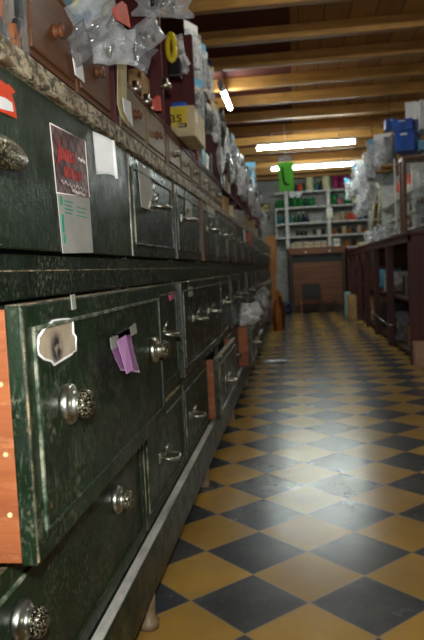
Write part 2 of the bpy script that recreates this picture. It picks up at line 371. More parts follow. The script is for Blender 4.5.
# ------------------------------------------------------------------ green drawer cabinet
XFR = -.36
def front(cab, name, y0, y1, z0, z1, xf, pulls=(), knobs=(), paint='green_paint', bead=True, label=None, box=False):
    mb = MB().box(xf-.02, xf-.0, y0, y1, z0, z1, 0, .0025)
    mb.box(xf-.0195, xf-.0015, y0+.003, y1-.003, z1-.002, z1+.0008, 2)                      # worn top edge
    if bead:
        i, b = .026, .0055
        for a0, a1, c0, c1 in ((y0+i, y1-i, z1-i-b, z1-i), (y0+i, y1-i, z0+i, z0+i+b), (y0+i, y0+i+b, z0+i+b, z1-i-b), (y1-i-b, y1-i, z0+i+b, z1-i-b-.0001)):
            mb.box(xf-.001, xf+.0035, a0, a1, c0, c1, 1 if c1 == z1-i-b or c1 == z1-i and a0 == y0+i else 0, .0012)
        mb.box(xf-.001, xf+.0006, y0+.0005, y0+.004, z0+.004, z1-.004, 2)
    p = mb.build(name, [paint, 'worn_bead', 'worn_edge'], cab)
    if label: p['label'] = label
    for y, z, k in knobs:
        o = knob_mb((xf, y, z), **k).build('knob', ['chrome', 'filigree'], p); o['label'] = 'chrome knob with a filigree face'
    for y, z in pulls: pull_mb((xf, y, z)).build('handle', 'chrome', p)
    if box:
        d = MB(); xb = XFR-.012
        for ya, yb in ((y0+.001, y0+.013), (y1-.013, y1-.001)): d.box(xb, xf-.0202, ya, yb, z0+.003, z1-.004, 0, .001)
        d.box(xb, xf-.0202, y0+.013, y1-.013, z0+.02, z0+.03)
        if z1-z0 > .25:
            for zz in (z0+.06, z0+.13, z0+.21): d.lathe([(.003, 0), (.003, .0012), (.001, .0014)], (xf-.012 if False else xf-.03, y0+.0, zz), 'y', 8, 1)
        o = d.build('drawer_side', ['raw_wood', 'cream'], p); o['label'] = 'bare orange wood side of the pulled-out drawer'
    return p
Y0, Y1 = -1.32, 5.0
cab = thing('drawer_cabinet', ((-.66), 1.84, 0), 'long worn bottle-green cabinet of drawers and doors nearest the camera on the left', 'cabinet')
b = MB().box(-.96, -.384, Y0, Y1, .19, 1.058)
b.box(-.384, -.366, Y0, Y1, .762, .822, 0, .002).box(-.384, -.372, Y0, Y1, .445, .459).box(-.384, -.372, Y0, Y1, .188, .199)
b.box(-.3665, -.3655, Y0, Y1, .7995, .8015, 1)
for y in (-.835, -.083, .4625, 1.025, 1.505, 1.955, 2.445, 3.005, 3.605, 4.205): b.box(-.384, -.371, y-.006, y+.006, .19, 1.058)
b.build('body', ['green_dark', 'worn_edge'], cab)
b = MB().box(-.384, -.347, 1.013, 1.034, .826, 1.056, 0, .002).build('stile', 'brown_wood', cab); b['label'] = 'bare wooden stile'
for y in (2.445, 3.605, 4.205): MB().box(-.372, -.350, y-.012, y+.012, .826, 1.056, 0, .002).build('stile', 'brown_wood', cab)
# bottom rail with a dusty top
MB().box(-.384, -.340, Y0, Y1, .078, .1865, 0, .003).box(-.362, -.3425, Y0, Y1, .186, .1885, 1).build('bottom_rail', ['green_dark', 'dusty_rail'], cab)
for y in (-1.0, -.12, .85, 1.87, 2.9, 3.9, 4.9):
    for x in (-.385, -.92):
        if y < 0: mb = MB().lathe([(.023, 0), (.025, .016), (.015, .022), (.017, .045), (.018, .0775)], (x+.027, y, 0), 'z', 14)
        else: mb = MB().box(x-.002, x+.038, y-.02, y+.02, 0, .077, 0, .002)
        mb.build('leg', 'pale_drawer', cab)
K = dict(r=.0182, fl=.0262, L=.031)
ZU0, ZU1 = .828, 1.056
up = [(-1.3, -.842, ()), (-.829, -.09, ()), (-.076, .456, (.15,)), (.469, 1.008, (.60,)), (1.04, 1.499, (1.22,)), (1.511, 1.949, (1.68,)), (1.961, 2.43, (2.12,)), (2.46, 2.999, (2.63,)), (3.011, 3.59, (3.25,)), (3.62, 4.19, (3.9,)), (4.22, 4.99, (4.6,))]
for i, (a, c, hs) in enumerate(up):
    p = front(cab, 'door', a, c, ZU0, ZU1, -.358 if i < 3 else -.355, [(h, .958) for h in hs], (), 'green_paint' if i < 2 else 'green_dull', bead=i > 1)
    if i == 1:
        o = MB().lathe([(.012, 0), (.012, .02), (.026, .024), (.030, .028), (.029, .032), (.015, .036), (.001, .037)], (-.358, at(6, 152, 0, -.325).y, at(6, 152, 0, -.325).z), 'x', 26, mats=[0, 0, 0, 1, 1, 1], sx=2.3, sy=.64).build('knob', ['chrome', 'filigree_bronze'], p)
        o['label'] = 'large oval bronze knob with a filigree face'
big = front(cab, 'drawer', -.822, -.062, .463, .7605, -.305, (), [(-.70, .625, K), (-.172, .63, K)], label='large drawer pulled partly out, with two chrome knobs', box=True)
front(cab, 'drawer', -1.3, -.842, .463, .757, -.36)
mid = [(-.055, .456, (.2,), -.362), (.469, 1.555, (.71, 1.10), -.350), (1.57, 2.05, (1.75,), -.36), (2.065, 2.6, (2.3,), -.356), (2.615, 3.2, (2.85,), -.36), (3.215, 3.8, (3.5,), -.35), (3.815, 4.4, (4.1,), -.36), (4.415, 4.99, (4.7,), -.355)]
for a, c, hs, xf in mid: front(cab, 'drawer', a, c, .463, .757, xf, [(h, .632) for h in hs], (), 'green_paint' if a < 0 else 'green_dull')
low = [(-.076, .456, (.12,), -.36, False), (.469, 1.03, (.60,), -.36, False), (1.043, 1.80, (1.28,), -.316, True), (1.815, 2.44, (2.1,), -.36, False), (2.455, 3.0, (2.7,), -.285, True), (3.015, 3.7, (3.3,), -.36, False), (3.715, 4.3, (4.0,), -.34, True), (4.315, 4.99, (4.6,), -.36, False)]
front(cab, 'drawer', -1.06, -.09, .201, .443, -.36, (), [(-.765, .366, K), (-.318, .362, K)])
for a, c, hs, xf, bx in low:
    front(cab, 'drawer', a, c, .201, .443, xf, [(h, .325) for h in hs], (), 'green_paint' if a < 1 else 'green_dull', box=bx, label='drawer pulled out of the bottom row' if bx else None)
MB().box(-.98, -.350, Y0, Y1, 1.0595, 1.092, 0, .004).build('worktop', 'flaked_paint')
tag(bpy.data.objects['worktop'], 'thick worktop with flaking green and cream paint along the near green cabinet', 'worktop')
# second cabinet further down the aisle
c2 = thing('drawer_cabinet', (-.66, 6.5, 0), 'dark green cabinet of drawers farther down the aisle, ending in honey wood', 'cabinet')
MB().box(-.96, -.375, 5.06, 7.95, .12, 1.058).build('body', 'green_dark', c2)
for k in range(5):
    a = 5.08+k*.57
    for z0, z1 in ((.2, .45), (.47, .76), (.82, 1.055)):
        front(c2, 'door' if z0 > .8 else 'drawer', a, a+.55, z0, z1, -.355, [(a+.25, (z0+z1)/2)], (), 'green_dull' if (k+int(z0*9)) % 3 else 'green_dark')
o = MB().box(-.96, -.31, 7.955, 8.0, .1, 1.03, 0, .003).build('end_panel', 'honey_wood', c2); o['label'] = 'honey-coloured wooden end panel'
for y in (5.15, 7.8):
    for x in (-.41, -.9): MB().box(x-.02, x+.02, y-.02, y+.02, 0, .12).build('leg', 'dark_wood', c2)
o = tag(MB().box(-.98, -.345, 5.01, 8.02, 1.0595, 1.092, 0, .004).build('worktop', 'flaked_paint'), 'worktop of the farther green cabinet, piled with shop goods', 'worktop')
a = at(264, 244, 0, -.33); 
t_ = thing('wooden_box', (-.27, 8.1, 0), 'honey-coloured wooden crate standing in the aisle at the far end of the cabinets', 'crate')
MB().box(-.42, -.27, 8.04, 8.2, .7, 1.24, 0, .004).build('panel', 'honey_wood', t_); MB().box(-.40, -.29, 8.05, 8.19, 0, .7, 0, .003).build('post', 'honey_wood', t_)

# ------------------------------------------------------------------ papers stuck on the cabinet
def flatx(name, quad, x, mats, label, cat, th=.0012, parent=None):
    """thin sheet on a plane X = x; quad is (y, z) points"""
    o = MB().prism([(x, y, z) for y, z in quad], (th, 0, 0)).build(name, mats, parent)
    return tag(o, label, cat) if label else o
xd = -.3575
pt = thing('poster', (xd, -.465, .97), 'dark netted poster with red lettering stuck on the near green door', 'poster')
MB().prism([(xd, -.553, 1.018), (xd, -.543, .917), (xd, -.380, .926), (xd, -.386, 1.022)], (.0012, 0, 0)).build('sheet', 'poster_print', pt)
bd = MB(); xe = xd+.0012
for (ya, za), (yb, zb) in zip([(-.553, 1.018), (-.543, .917), (-.380, .926), (-.386, 1.022)], [(-.543, .917), (-.380, .926), (-.386, 1.022), (-.553, 1.018)]):
    bd.tube([(xe, ya, za), (xe, yb, zb)], .0010, 5)
bd.build('border', 'white_ink', pt)
l = MB(); l.raw(text_mesh('Juma', .040, .25), face_x((xe+.0005, -.528, .972))).raw(text_mesh('SISTEMA', .024), face_x((xe+.0005, -.503, .947)))
l.build('lettering', 'red_ink', pt)
l = MB()
for k, (ya, yb, z) in enumerate(((-.43, -.392, .985), (-.52, -.39, .936), (-.47, -.40, .928))):
    n = 26; l.tube([(xe+.0006, ya+(yb-ya)*i/n, z+.0035*math.sin(i*1.7+k)+.001*math.sin(i*.5)) for i in range(n+1)], .0006, 4)
l.build('script_line', 'white_ink', pt)
pp_ = thing('leaflet', (xd, -.46, .83), 'grey printed leaflet with a teal margin stuck below the red-lettered poster', 'leaflet')
MB().prism([(xd, -.540, .9165), (xd, -.531, .826), (xd, -.376, .830), (xd, -.380, .9255)], (.0012, 0, 0)).build('sheet', 'paper_grey', pp_)
l = MB()
for ya, yb, za, zb in ((-.531, -.521, .900, .914), (-.529, -.519, .858, .886), (-.527, -.517, .842, .855)): 
    l.box(xe, xe+.0005, ya, yb, za, zb)
for k in range(4): l.box(xe, xe+.0004, -.512, -.47-.006*(k % 2), .907-.006*k, .909-.006*k)
for k in range(3): l.box(xe, xe+.0004, -.455, -.40-.006*(k % 2), .903-.007*k, .9045-.007*k)
l.build('print', 'teal_ink', pp_)
nt = thing('note', (xd, -.25, .97), 'white slip of paper curling off the near green door beside the poster', 'paper')
nq = [at(92.5, 131, 0, xd+.002), at(113, 140.5, 0, xd+.034), at(116.5, 177.5, 0, xd+.036), at(96.5, 174.5, 0, xd+.003)]
def curl(u, v):
    p = nq[0].lerp(nq[1], u).lerp(nq[3].lerp(nq[2], u), v)
    return (p.x+.004*math.sin(PI*u)*(.3+.7*v), p.y, p.z+.003*math.sin(PI*u)*v)
m1 = MB().grid(curl, 14, 8); bmesh.ops.solidify(m1.bm, geom=m1.bm.faces[:], thickness=.0006); m1.build('sheet', 'paper_white', nt)
MB().tube([curl(1, 0), curl(1, .5), curl(1, 1.03)], .0032, 10).build('rolled_edge', 'paper_white', nt)
st = thing('sticker', (xd, -.71, 1.0), 'torn orange price sticker on the near green door above the oval knob', 'sticker')
pg = lambda l, dx: [(xd+dx, *at(x, y, 0, xd)[1:]) for x, y in l]
MB().prism(pg([(-6, 76), (0, 80), (6, 85), (8, 84), (15, 92), (11, 94), (14, 104), (16.5, 119), (6, 114), (-6, 109)], 0), (.001, 0, 0)).build('sheet', 'orange_card', st)
MB().prism(pg([(-5, 95), (4, 98), (11, 103), (12.5, 112), (4, 110), (-5, 107)], .001), (.0006, 0, 0)).build('label_patch', 'paper_white', st)
# torn label on the big drawer
xb = -.305
poly = [(38, 337), (44, 328), (52, 321), (60, 319.5), (68, 319), (72, 322), (72.5, 333), (75, 337), (75.5, 351), (70, 355), (60, 361), (53, 365), (50.5, 361), (43, 359), (37.5, 354), (37, 347)]
P = [at(x, y, 0, xb+.001) for x, y in poly]; cen = sum(P, Vector())/len(P)
lb = thing('torn_label', (xb, cen.y, cen.z-.03), 'torn buff paper label with a smudged ink stamp on the pulled-out drawer', 'label')
MB().prism([(xb+.0005, p.y, p.z) for p in P], (.0012, 0, 0)).build('sheet', 'torn_paper', lb)
rim = MB(); pts = [(xb+.002, p.y, p.z) for p in P]; rim.tube(pts+[pts[0]], .0016, 6); o = rim.build('torn_edge', 'paper_white', lb); o['label'] = 'curling white torn edge'
# lilac note
c = at(120, 352, 0, xb)
pk = thing('sticky_note', (xb, c.y, c.z-.04), 'lilac paper note curling away from the pulled-out drawer between its knobs', 'note')
tl, tr, br, bl = [at(x, y, 0, xb+.002) for x, y in ((110, 336), (131, 326), (131.5, 373), (111, 371))]
def lil(u, v):
    p = tl.lerp(tr, u).lerp(bl.lerp(br, u), v)
    w = max(0, v-.2)
    return (xb+.002+.022*w**1.4, p.y, p.z)
m1 = MB().grid(lil, 14, 12); bmesh.ops.solidify(m1.bm, geom=m1.bm.faces[:], thickness=.0005); m1.build('sheet', 'lilac', pk)
q = [at(x, y, 0, xb+.0022) for x, y in ((112, 341), (121, 335), (133.5, 371), (127, 374))]
fl = MB().prism([(xb+.010, q[0].y, q[0].z), (xb+.010, q[1].y, q[1].z), (xb+.030, *at(133, 370, 0, xb+.030)[1:]), (xb+.032, *at(126.5, 374, 0, xb+.032)[1:])], (.0006, .0004, 0)); fl.build('folded_flap', 'lilac', pk)
for pxs in (((107, 338), (115, 335), (117, 347), (108.5, 350)), ((127, 327), (133, 323), (134.5, 333), (129, 336))):
    MB().prism([(xb+.0045, *at(x, y, 0, xb)[1:]) for x, y in pxs], (.0006, 0, 0)).build('tape', 'tape', pk)
# tape stubs and small labels
def stub(pxs, x, mat, label, cat='tape', name='tape_strip'):
    return flatx(name, [at(a, b, 0, x)[1:] for a, b in pxs], x+.0003, mat, label, cat)
stub(((70, 295), (74, 294), (75.5, 309), (71.5, 310)), xb, 'tape', 'stub of clear tape over the top edge of the pulled-out drawer')
stub(((168, 293), (173, 291), (174, 298), (169.5, 301)), -.362, 'pink', 'small pink and white scrap stuck on the drawer behind the pulled-out one', 'scrap', 'paper_scrap')
stub(((188, 287), (192, 286), (193, 296), (189, 297)), -.350, 'tape', 'scrap of tape at the corner of the wide two-handled drawer')
stub(((137, 163), (150, 172), (153, 212), (141, 207)), -.357, 'paper_grey', 'peeling strip of paper on the second upper door', 'paper', 'paper_strip')
stub(((185, 199), (191, 204), (192, 221), (185.5, 219)), -.354, 'tape', 'torn tape on the third upper door', 'tape', 'tape_strip')
stub(((206, 203), (214, 208), (215, 218), (208, 217)), -.354, 'paper_grey', 'small grey paper on the fourth upper door', 'paper', 'paper_scrap')
stub(((246, 232), (251, 234), (252, 245), (247.5, 244)), -.345, 'orange_card', 'bright orange tag on the far upper doors', 'tag', 'price_tag')
stub(((243, 229), (245, 230), (246, 243), (244, 242)), -.345, 'paper_white', 'narrow white tag left of the bright orange one', 'tag', 'price_tag')

# ------------------------------------------------------------------ shelving above the worktop
sh = thing('shelf_unit', (-.6, 3.2, 1.092), 'maroon painted shelving standing on the left worktop', 'shelving')
XS = -.42
MB().box(-.99, -.97, -.75, 7.9, 1.112, 1.95).build('back_panel', 'maroon_paint', sh)
for y, zt in ((.085, 1.3), (.71, 2.0), (1.47, 1.83), (2.4, 1.76), (3.4, 1.74), (4.5, 1.74), (5.7, 1.74), (6.9, 1.74)):
    MB().box(-.97, XS, y, y+.028, 1.112, zt, 0, .002).build('side_panel', 'maroon_paint', sh)
for a, c, z in ((.738, 1.47, 1.30), (1.498, 2.4, 1.30), (2.428, 3.4, 1.3), (3.428, 4.5, 1.3), (4.528, 5.7, 1.3), (5.728, 6.9, 1.3)):
    MB().box(-.97, XS-.005, a+.001, c-.001, z-.018, z, 0, .001).build('shelf', 'maroon_paint', sh)
MB().box(-.975, -.40, -.76, 7.95, 1.0925, 1.112, 0, .002).build('plinth', 'brown_wood', sh)
def small_chest(y0, y1, n, z0, z1, mat, body, label, depth=.25, xf=XS, knob='brown_wood', sag=0):
    c = thing('small_drawer_chest', (xf-depth/2, (y0+y1)/2, z0), label, 'drawer chest')
    MB().box(xf-depth, xf-.016, y0, y1, z0, z1, 0, .003).box(xf-.018, xf-.002, y0, y1, z0, z0+.04, 0, .002).box(xf-.018, xf, y0, y1, z1-.012, z1, 0, .002).build('body', body, c)
    w = (y1-y0)/n
    for k in range(n):
        a, b_ = y0+k*w+.006, y0+(k+1)*w-.006
        d = MB().box(xf-.016, xf-.001, a, b_, z0+.044, z1-.014, 0, .002).box(xf-.003, xf+.004, a+.012, b_-.012, z0+.056, z1-.026, 0, .003).build('drawer', mat, c)
        MB().lathe([(.013, 0), (.013, .004), (.008, .006), (.008, .009), (.013, .012), (.012, .017), (.001, .019)], (xf+.004, (a+b_)/2, (z0+.044+z1-.014)/2), 'x', 14).build('knob', knob, d)
    return c
small_chest(-.72, .045, 3, 1.1125, 1.315, 'drawer_wood', 'drawer_wood', 'varnished brown chest of small drawers on the near end of the worktop')
small_chest(.125, .70, 2, 1.1125, 1.29, 'pale_drawer', 'brown_wood', 'pale two-drawer wooden chest left of the maroon shelf post')
small_chest(.745, 1.46, 3, 1.1125, 1.275, 'pale_drawer', 'brown_wood', 'pale small drawers below the yellow box', knob='chrome')
small_chest(1.505, 2.39, 3, 1.1125, 1.275, 'pale_drawer', 'dark_wood', 'scuffed pale drawers just beyond the yellow box', knob='chrome')
# yellow parts box
A = at(170, 110, 1, 1.02); B = at(194, 141, 1, 1.02)
bx = thing('carton', ((A.x+B.x)/2, 1.2, 1.3005), 'cream and yellow carton with black letters on the maroon shelf', 'carton')
x0_, x1_, zb_, zt_ = A.x, -.362, 1.3005, 1.415
MB().box(x0_, x1_, 1.02, 1.32, zb_, zt_, 0, .004).build('body', 'box_cream', bx)
MB().box(x0_+.002, x1_-.028, 1.0185, 1.0205, zb_+.033, zt_-.006).build('front_panel', 'box_yellow', bx)
l = MB().raw(text_mesh('as', .062), face_y((x1_-.096, 1.018, zb_+.054))); l.box(x0_+.03, x1_-.03, 1.0175, 1.019, zb_+.033, zb_+.049)
l.build('lettering', 'black', bx)
l = MB()
for k in range(6): l.box(x1_-.085+k*.0085, x1_-.080+k*.0085, 1.0168, 1.018, zb_+.036, zb_+.046)
l.build('fine_print', 'box_cream', bx)
o = MB().box(x1_-.003, x1_+.0006, 1.05, 1.12, zb_+.06, zt_-.012).build('side_label', 'paper_white', bx)
tag(MB().box(x0_+.005, x0_+.06, 1.03, 1.11, 1.4155, 1.432, 0, .004).build('small_box', 'blue'), 'small bright blue box lying on the cream and yellow carton', 'box')
tag(MB().box(XS-.14, XS-.03, .78, .90, 1.3005, 1.335, 0, .004).build('small_box', 'yellow'), 'low yellow packet in front of the yellow carton', 'packet')

# --- plastic bags and packs on and around the near chest
def bag(name, cx, cy, cz, w, h, d, rz, tilt, seed, film_, label, cat, inner=None, inner_name='contents', roll=0.0, crease=.4):
    mat = Matrix.Translation((cx, cy, cz)) @ Matrix.Rotation(rz, 4, 'Z') @ Matrix.Rotation(tilt, 4, 'X') @ Matrix.Rotation(roll, 4, 'Y')
    o = thing(name, (cx, cy, cz-h/2*abs(math.cos(tilt))), label, cat)
    MB().pillow(w, h, d, seed, crease, 16, 16, 0, mat).build('film', film_, o)
    rg = RND(seed)
    if inner:
        for mt, n, kind in inner:
            mb = MB()
            for k in range(n):
                px, pz = rg.uniform(-.3, .3)*w, rg.uniform(-.32, .25)*h
                if kind == 'rod':
                    an = rg.uniform(-.5, .5); L = h*rg.uniform(.2, .32); v = Vector((math.sin(an)*L, 0, math.cos(an)*L)); q_ = Vector((px*.7, rg.uniform(-.1, .1)*d, pz*.5))
                    mb.tube([mat @ (q_-v), mat @ (q_+v)], min(d*.12, .008), 7)
                elif kind == 'ring':
                    mb.tube([mat @ Vector((px*.6+.25*w*math.cos(a_*PI/8), 0, pz*.4+.25*w*math.sin(a_*PI/8))) for a_ in range(17)], min(d*.14, .009), 7)
                else: mb.box(px-.12*w, px+.12*w, -.16*d, .16*d, pz-.1*h, pz+.1*h, 0, .002, mat=mat @ Matrix.Rotation(rg.uniform(-.3, .3), 4, 'Y'))
            mb.build(inner_name, mt, o)
    return o
R90 = PI/2
def atx(px, py, x): return at(px, py, 0, x)
def put(px, py, x, *a, **k):
    p = atx(px, py, x); return p
c = atx(92, 14, -.40); bag('hardware_bag', c.x, c.y, c.z+.01, .26, .10, .06, R90, .75, 11, 'film_blue', 'clear bag with yellow and blue parts topmost above the brown chest', 'bag', [('yellow', 1, 'ring'), ('blue', 2, 'box')])
c = atx(98, 32, -.385); bag('hardware_bag', c.x, c.y, c.z+.015, .27, .105, .05, R90, .9, 12, 'film', 'large silvery plastic bag lying over the brown chest', 'bag', [('silver', 5, 'rod'), ('grey_card', 2, 'box')], roll=.16, crease=.45)
c = atx(80, 44, -.385); bag('hardware_bag', c.x, c.y, c.z, .10, .05, .04, R90, .6, 13, 'film_grey', 'small crumpled bag hanging over the brown chest above the white tag', 'bag', roll=.3)
c = atx(113, 46, -.375); bag('hardware_bag', c.x, c.y, c.z, .10, .075, .05, .5, .2, 14, 'film', 'crumpled clear bag of chrome fittings at the right end of the brown chest', 'bag', [('chrome', 4, 'rod')], crease=.8)
c = atx(137, 54, -.375); bag('hardware_bag', c.x, c.y, c.z, .088, .066, .016, .3, .1, 15, 'film_grey', 'flat grey plastic pack hanging above the pale two-drawer chest', 'pack', [('grey_card', 1, 'box')], roll=.45, crease=.2)
c = atx(145, 36, -.40); bag('hardware_bag', c.x, c.y, c.z, .11, .075, .045, .35, .2, 16, 'film', 'clear pack with a dark chrome bar beside the maroon post', 'pack', [('chrome', 3, 'rod'), ('black', 1, 'rod')], roll=-.6, crease=.7)
c = atx(163, 5, -.38); bag('hardware_bag', c.x, c.y, c.z, .19, .07, .06, .35, .3, 17, 'film', 'long silvery pack at the top of the photo left of the ceiling beams', 'pack', [('silver', 5, 'rod'), ('black', 2, 'rod')], crease=.6)
c = atx(4, 26, -.40); bag('hardware_bag', c.x, c.y-.02, c.z, .07, .16, .03, R90, .05, 18, 'glass', 'dark narrow pack standing at the far left edge of the worktop', 'pack', [('black', 4, 'box'), ('amber', 1, 'box')])
c = atx(17, 20, -.385); bag('hardware_bag', c.x, c.y, c.z, .05, .17, .026, R90*.8, .05, 19, 'glass', 'clear tall pack with an amber strip standing on the worktop by the brown chest', 'pack', [('black', 3, 'box'), ('amber', 2, 'box')], roll=-.05)
def hang_tag(pxs, x, mats, label, name='price_tag', cat='tag', th=.002):
    return tag(MB().prism([tuple(atx(a, b, x)) for a, b in pxs], (th, 0, 0)).build(name, mats), label, cat)
hang_tag(((112, 8), (121, 1), (126, 5), (130, 28), (116, 20)), -.345, 'orange_card', 'orange card tag among the plastic bags at the top')
hang_tag(((71, 50), (80, 54), (84, 83), (75, 75)), -.408, 'paper_white', 'white paper tag hanging on the brown small-drawer chest')
hang_tag(((117, 58), (126, 61), (126, 104), (129, 128), (121, 118), (117, 104)), -.41, 'cream', 'long cream card strip between the brown and pale chests', 'card_strip', 'card')
hang_tag(((122, 98), (130, 102), (132.5, 127), (128, 120), (124, 112)), -.405, 'paper_white', 'white tag hanging at the foot of the cream strip')
hang_tag(((152, 100), (157, 95), (160, 97), (161, 111), (153, 110)), -.405, 'orange_card', 'small orange-red tag beside the maroon post')
a = atx(137, 68, -.47); b_ = atx(157, 100, -.47); b_.y = min(b_.y, .70)
tag(MB().box(-.50, -.46, a.y, b_.y, 1.2905, a.z, 0, .003).build('carton', 'carton'), 'brown cardboard box standing on the pale two-drawer chest', 'carton')
for k, (x, y) in enumerate(((136, 97), (147, 104), (153, 113), (158, 86))):
    p = atx(x, y, -.425); tag(MB().lathe([(.016, 0), (.02, .006), (.018, .014), (.008, .02), (.01, .03), (.001, .034)], (-.425 if k < 3 else -.40, p.y, max(1.2905, p.z-.01)), 'z', 14).build('metal_fitting', 'chrome'), ['small chrome fitting left of the cardboard box', 'chrome fitting in front of the cardboard box', 'chrome fitting by the small orange-red tag', 'chrome fitting above the orange-red tag'][k], 'fitting')
# goods between the maroon post and panel
c = atx(180, 54, -.43); bag('hardware_bag', c.x, c.y, c.z, .05, .16, .025, .2, .0, 22, 'film', 'white pack hanging against the maroon shelf panel', 'pack', [('paper_white', 5, 'box')], roll=-.15)
c = atx(171, 42, -.45); o = tag(MB().tube([(-.45+.014*math.cos(k*PI/8), c.y, c.z-.02+.05*math.sin(k*PI/8)) for k in range(17)], .011, 8).build('cable_loop', 'yellow'), 'yellow cable loop hanging by the maroon post', 'cable')
c = atx(175, 68, -.44); tag(MB().box(-.47, -.42, c.y, c.y+.06, c.z-.03, c.z+.04, 0, .006).build('small_box', 'black'), 'black block hanging below the yellow cable loop', 'block')

# ------------------------------------------------------------------ hanging packs
def pack_mesh(seed, w, h, d, inner):
    mb = MB(); rg = RND(seed)
    mb.pillow(w, h*.8, d, seed, .5, 7, 8, 0, Matrix.Translation((0, 0, -h*.58)))
    mb.box(-w*.5, w*.5, -.0012, .0012, -h*.22, -.004, 1)
    mb.tube([(0, 0, -.012), (0, 0, 0.001)], .0015, 5, 2)
    for k in range(4):
        px, pz = rg.uniform(-.3, .3)*w, -h*rg.uniform(.4, .8)
        if inner == 'rod': mb.tube([(px, 0, -h*.33), (px*.8, 0, -h*.88)], .006, 6, 2)
        elif inner == 'ring': mb.tube([(px+.16*w*math.cos(a*PI/6), 0, pz+.16*w*math.sin(a*PI/6)) for a in range(13)], .006, 6, 2)
        else: mb.box(px-.15*w, px+.15*w, -d*.2, d*.2, pz-.08*h, pz+.08*h, 2, .002)
    return mb
protos = []
for k, (w, h, d, inner, mats, desc) in enumerate([
        (.12, .20, .04, 'rod', ['film_white', 'paper_white', 'silver'], 'clear pack of silver rods'),
        (.11, .17, .05, 'box', ['film_white', 'grey_card', 'chrome'], 'clear pack of chrome parts'),
        (.13, .22, .05, 'ring', ['film', 'light_blue', 'steel_dark'], 'blue-topped pack of dark rings'),
        (.10, .18, .04, 'box', ['film_grey', 'paper_white', 'black'], 'grey pack of black parts'),
        (.12, .19, .05, 'rod', ['film', 'navy', 'silver'], 'navy-topped pack of silver rods'),
        (.11, .20, .04, 'box', ['film', 'box_cream', 'brown_glass'], 'cream-topped pack of brown parts')]):
    o = pack_mesh(40+k, w, h, d, inner).build('hanging_pack', mats, origin=(0, 0, 0)); protos.append((o, desc))
def hang(kind, loc, rz, label, group, sc=1.0):
    o = protos[kind][0].copy(); col.objects.link(o); o.location = loc; o.rotation_euler = (0, 0, rz); o.scale = (sc, sc, sc)
    return tag(o, label, 'pack', group)
for y in (2.4, 3.4, 4.5, 5.7, 6.9): MB().tube([(-.512, y+.014, 1.73), (-.512, y+.014, 1.866)], .005, 6).build('rail_post', 'steel_dark', sh)
rg = RND(5)
rows = [(1.86, 2.5, -.50), (1.70, 1.62, -.44), (1.60, 1.72, -.375), (1.46, 1.78, -.36)]
rn = ['top', 'second', 'third', 'lowest']
for r, (z, ys, xr_) in enumerate(rows):
    MB().tube([(xr_-.012, ys-.15, z+.004), (xr_-.012, 6.9, z+.004)], .004, 6).build('hanging_rail', 'steel_dark', sh)
    for k in range(19):
        y = ys+k*.25+rg.uniform(-.04, .04); kind = rg.randrange(6)
        if y > 6.8: break
        if r < 2 and min(abs(y-.014-pyy) for pyy in (1.47, 2.4, 3.4, 4.5, 5.7, 6.9)) < .095: y += .19
        hang(kind, (xr_+rg.uniform(0, .03), y, z+rg.uniform(-.03, 0)), R90+rg.uniform(-.4, .4), f'{protos[kind][1]}, {ORD[k]} from the front, {rn[r]} row, left shelving', 'packs hanging on the left shelving', rg.uniform(.8, 1.0))
# pale-blue bag near the far end, left
p = at(249, 166, 1, 7.05)
o = pack_mesh(61, .16, .30, .06, 'box').build('hanging_pack', ['film_blue', 'light_blue', 'light_blue'], origin=(0, 0, 0)); o.location = (p.x, p.y, p.z+.05)
tag(o, 'light blue bag hanging at the far end of the left shelving', 'pack')
MB().tube([(-.44, 7.05, p.z+.052), (p.x+.03, 7.05, p.z+.052)], .005, 6).tube([(-.44, 6.9, p.z+.052), (-.44, 7.05, p.z+.052)], .005, 6).build('arm', 'steel_dark', sh)
# goods heaped on the worktop in front of the shelving
heap = [('carton', .10, .12), ('box_cream', .07, .09), ('paper_grey', .11, .08), ('dark_wood', .09, .1), ('jar_white', .06, .12), ('carton', .08, .11), ('navy', .07, .12), ('light_blue', .07, .1)]
hn = {'carton': 'brown', 'box_cream': 'cream', 'paper_grey': 'grey', 'dark_wood': 'dark wooden', 'jar_white': 'white', 'navy': 'navy', 'light_blue': 'light blue'}
for k in range(16):
    m_, w_, h_ = heap[k % 8]; y = 2.62+k*.27+rg.uniform(-.03, .03)
    zt = 1.1125
    for pyy in (2.4, 3.4, 4.5, 5.7, 6.9):
        if abs(y-pyy-.014) < .1: y = pyy+.014+(.1 if y > pyy+.014 else -.1)
    mat = Matrix.Translation((-.46+.02*(k % 3), y, zt)) @ Matrix.Rotation(rg.uniform(-.25, .25), 4, 'Z')
    o = MB().box(-w_/2, w_/2, -w_*.7, w_*.7, 0, h_, 0, .004, mat=mat).box(-w_/2-.0015, w_/2+.0015, -w_*.71, w_*.71, h_*.72, h_+.0015, 0, .001, mat=mat).build('lidded_box', m_)
    tag(o, f'small {hn[m_]} lidded box on the left worktop, {ORD[k]} beyond the pale drawers', 'box', 'boxes on the left worktop')

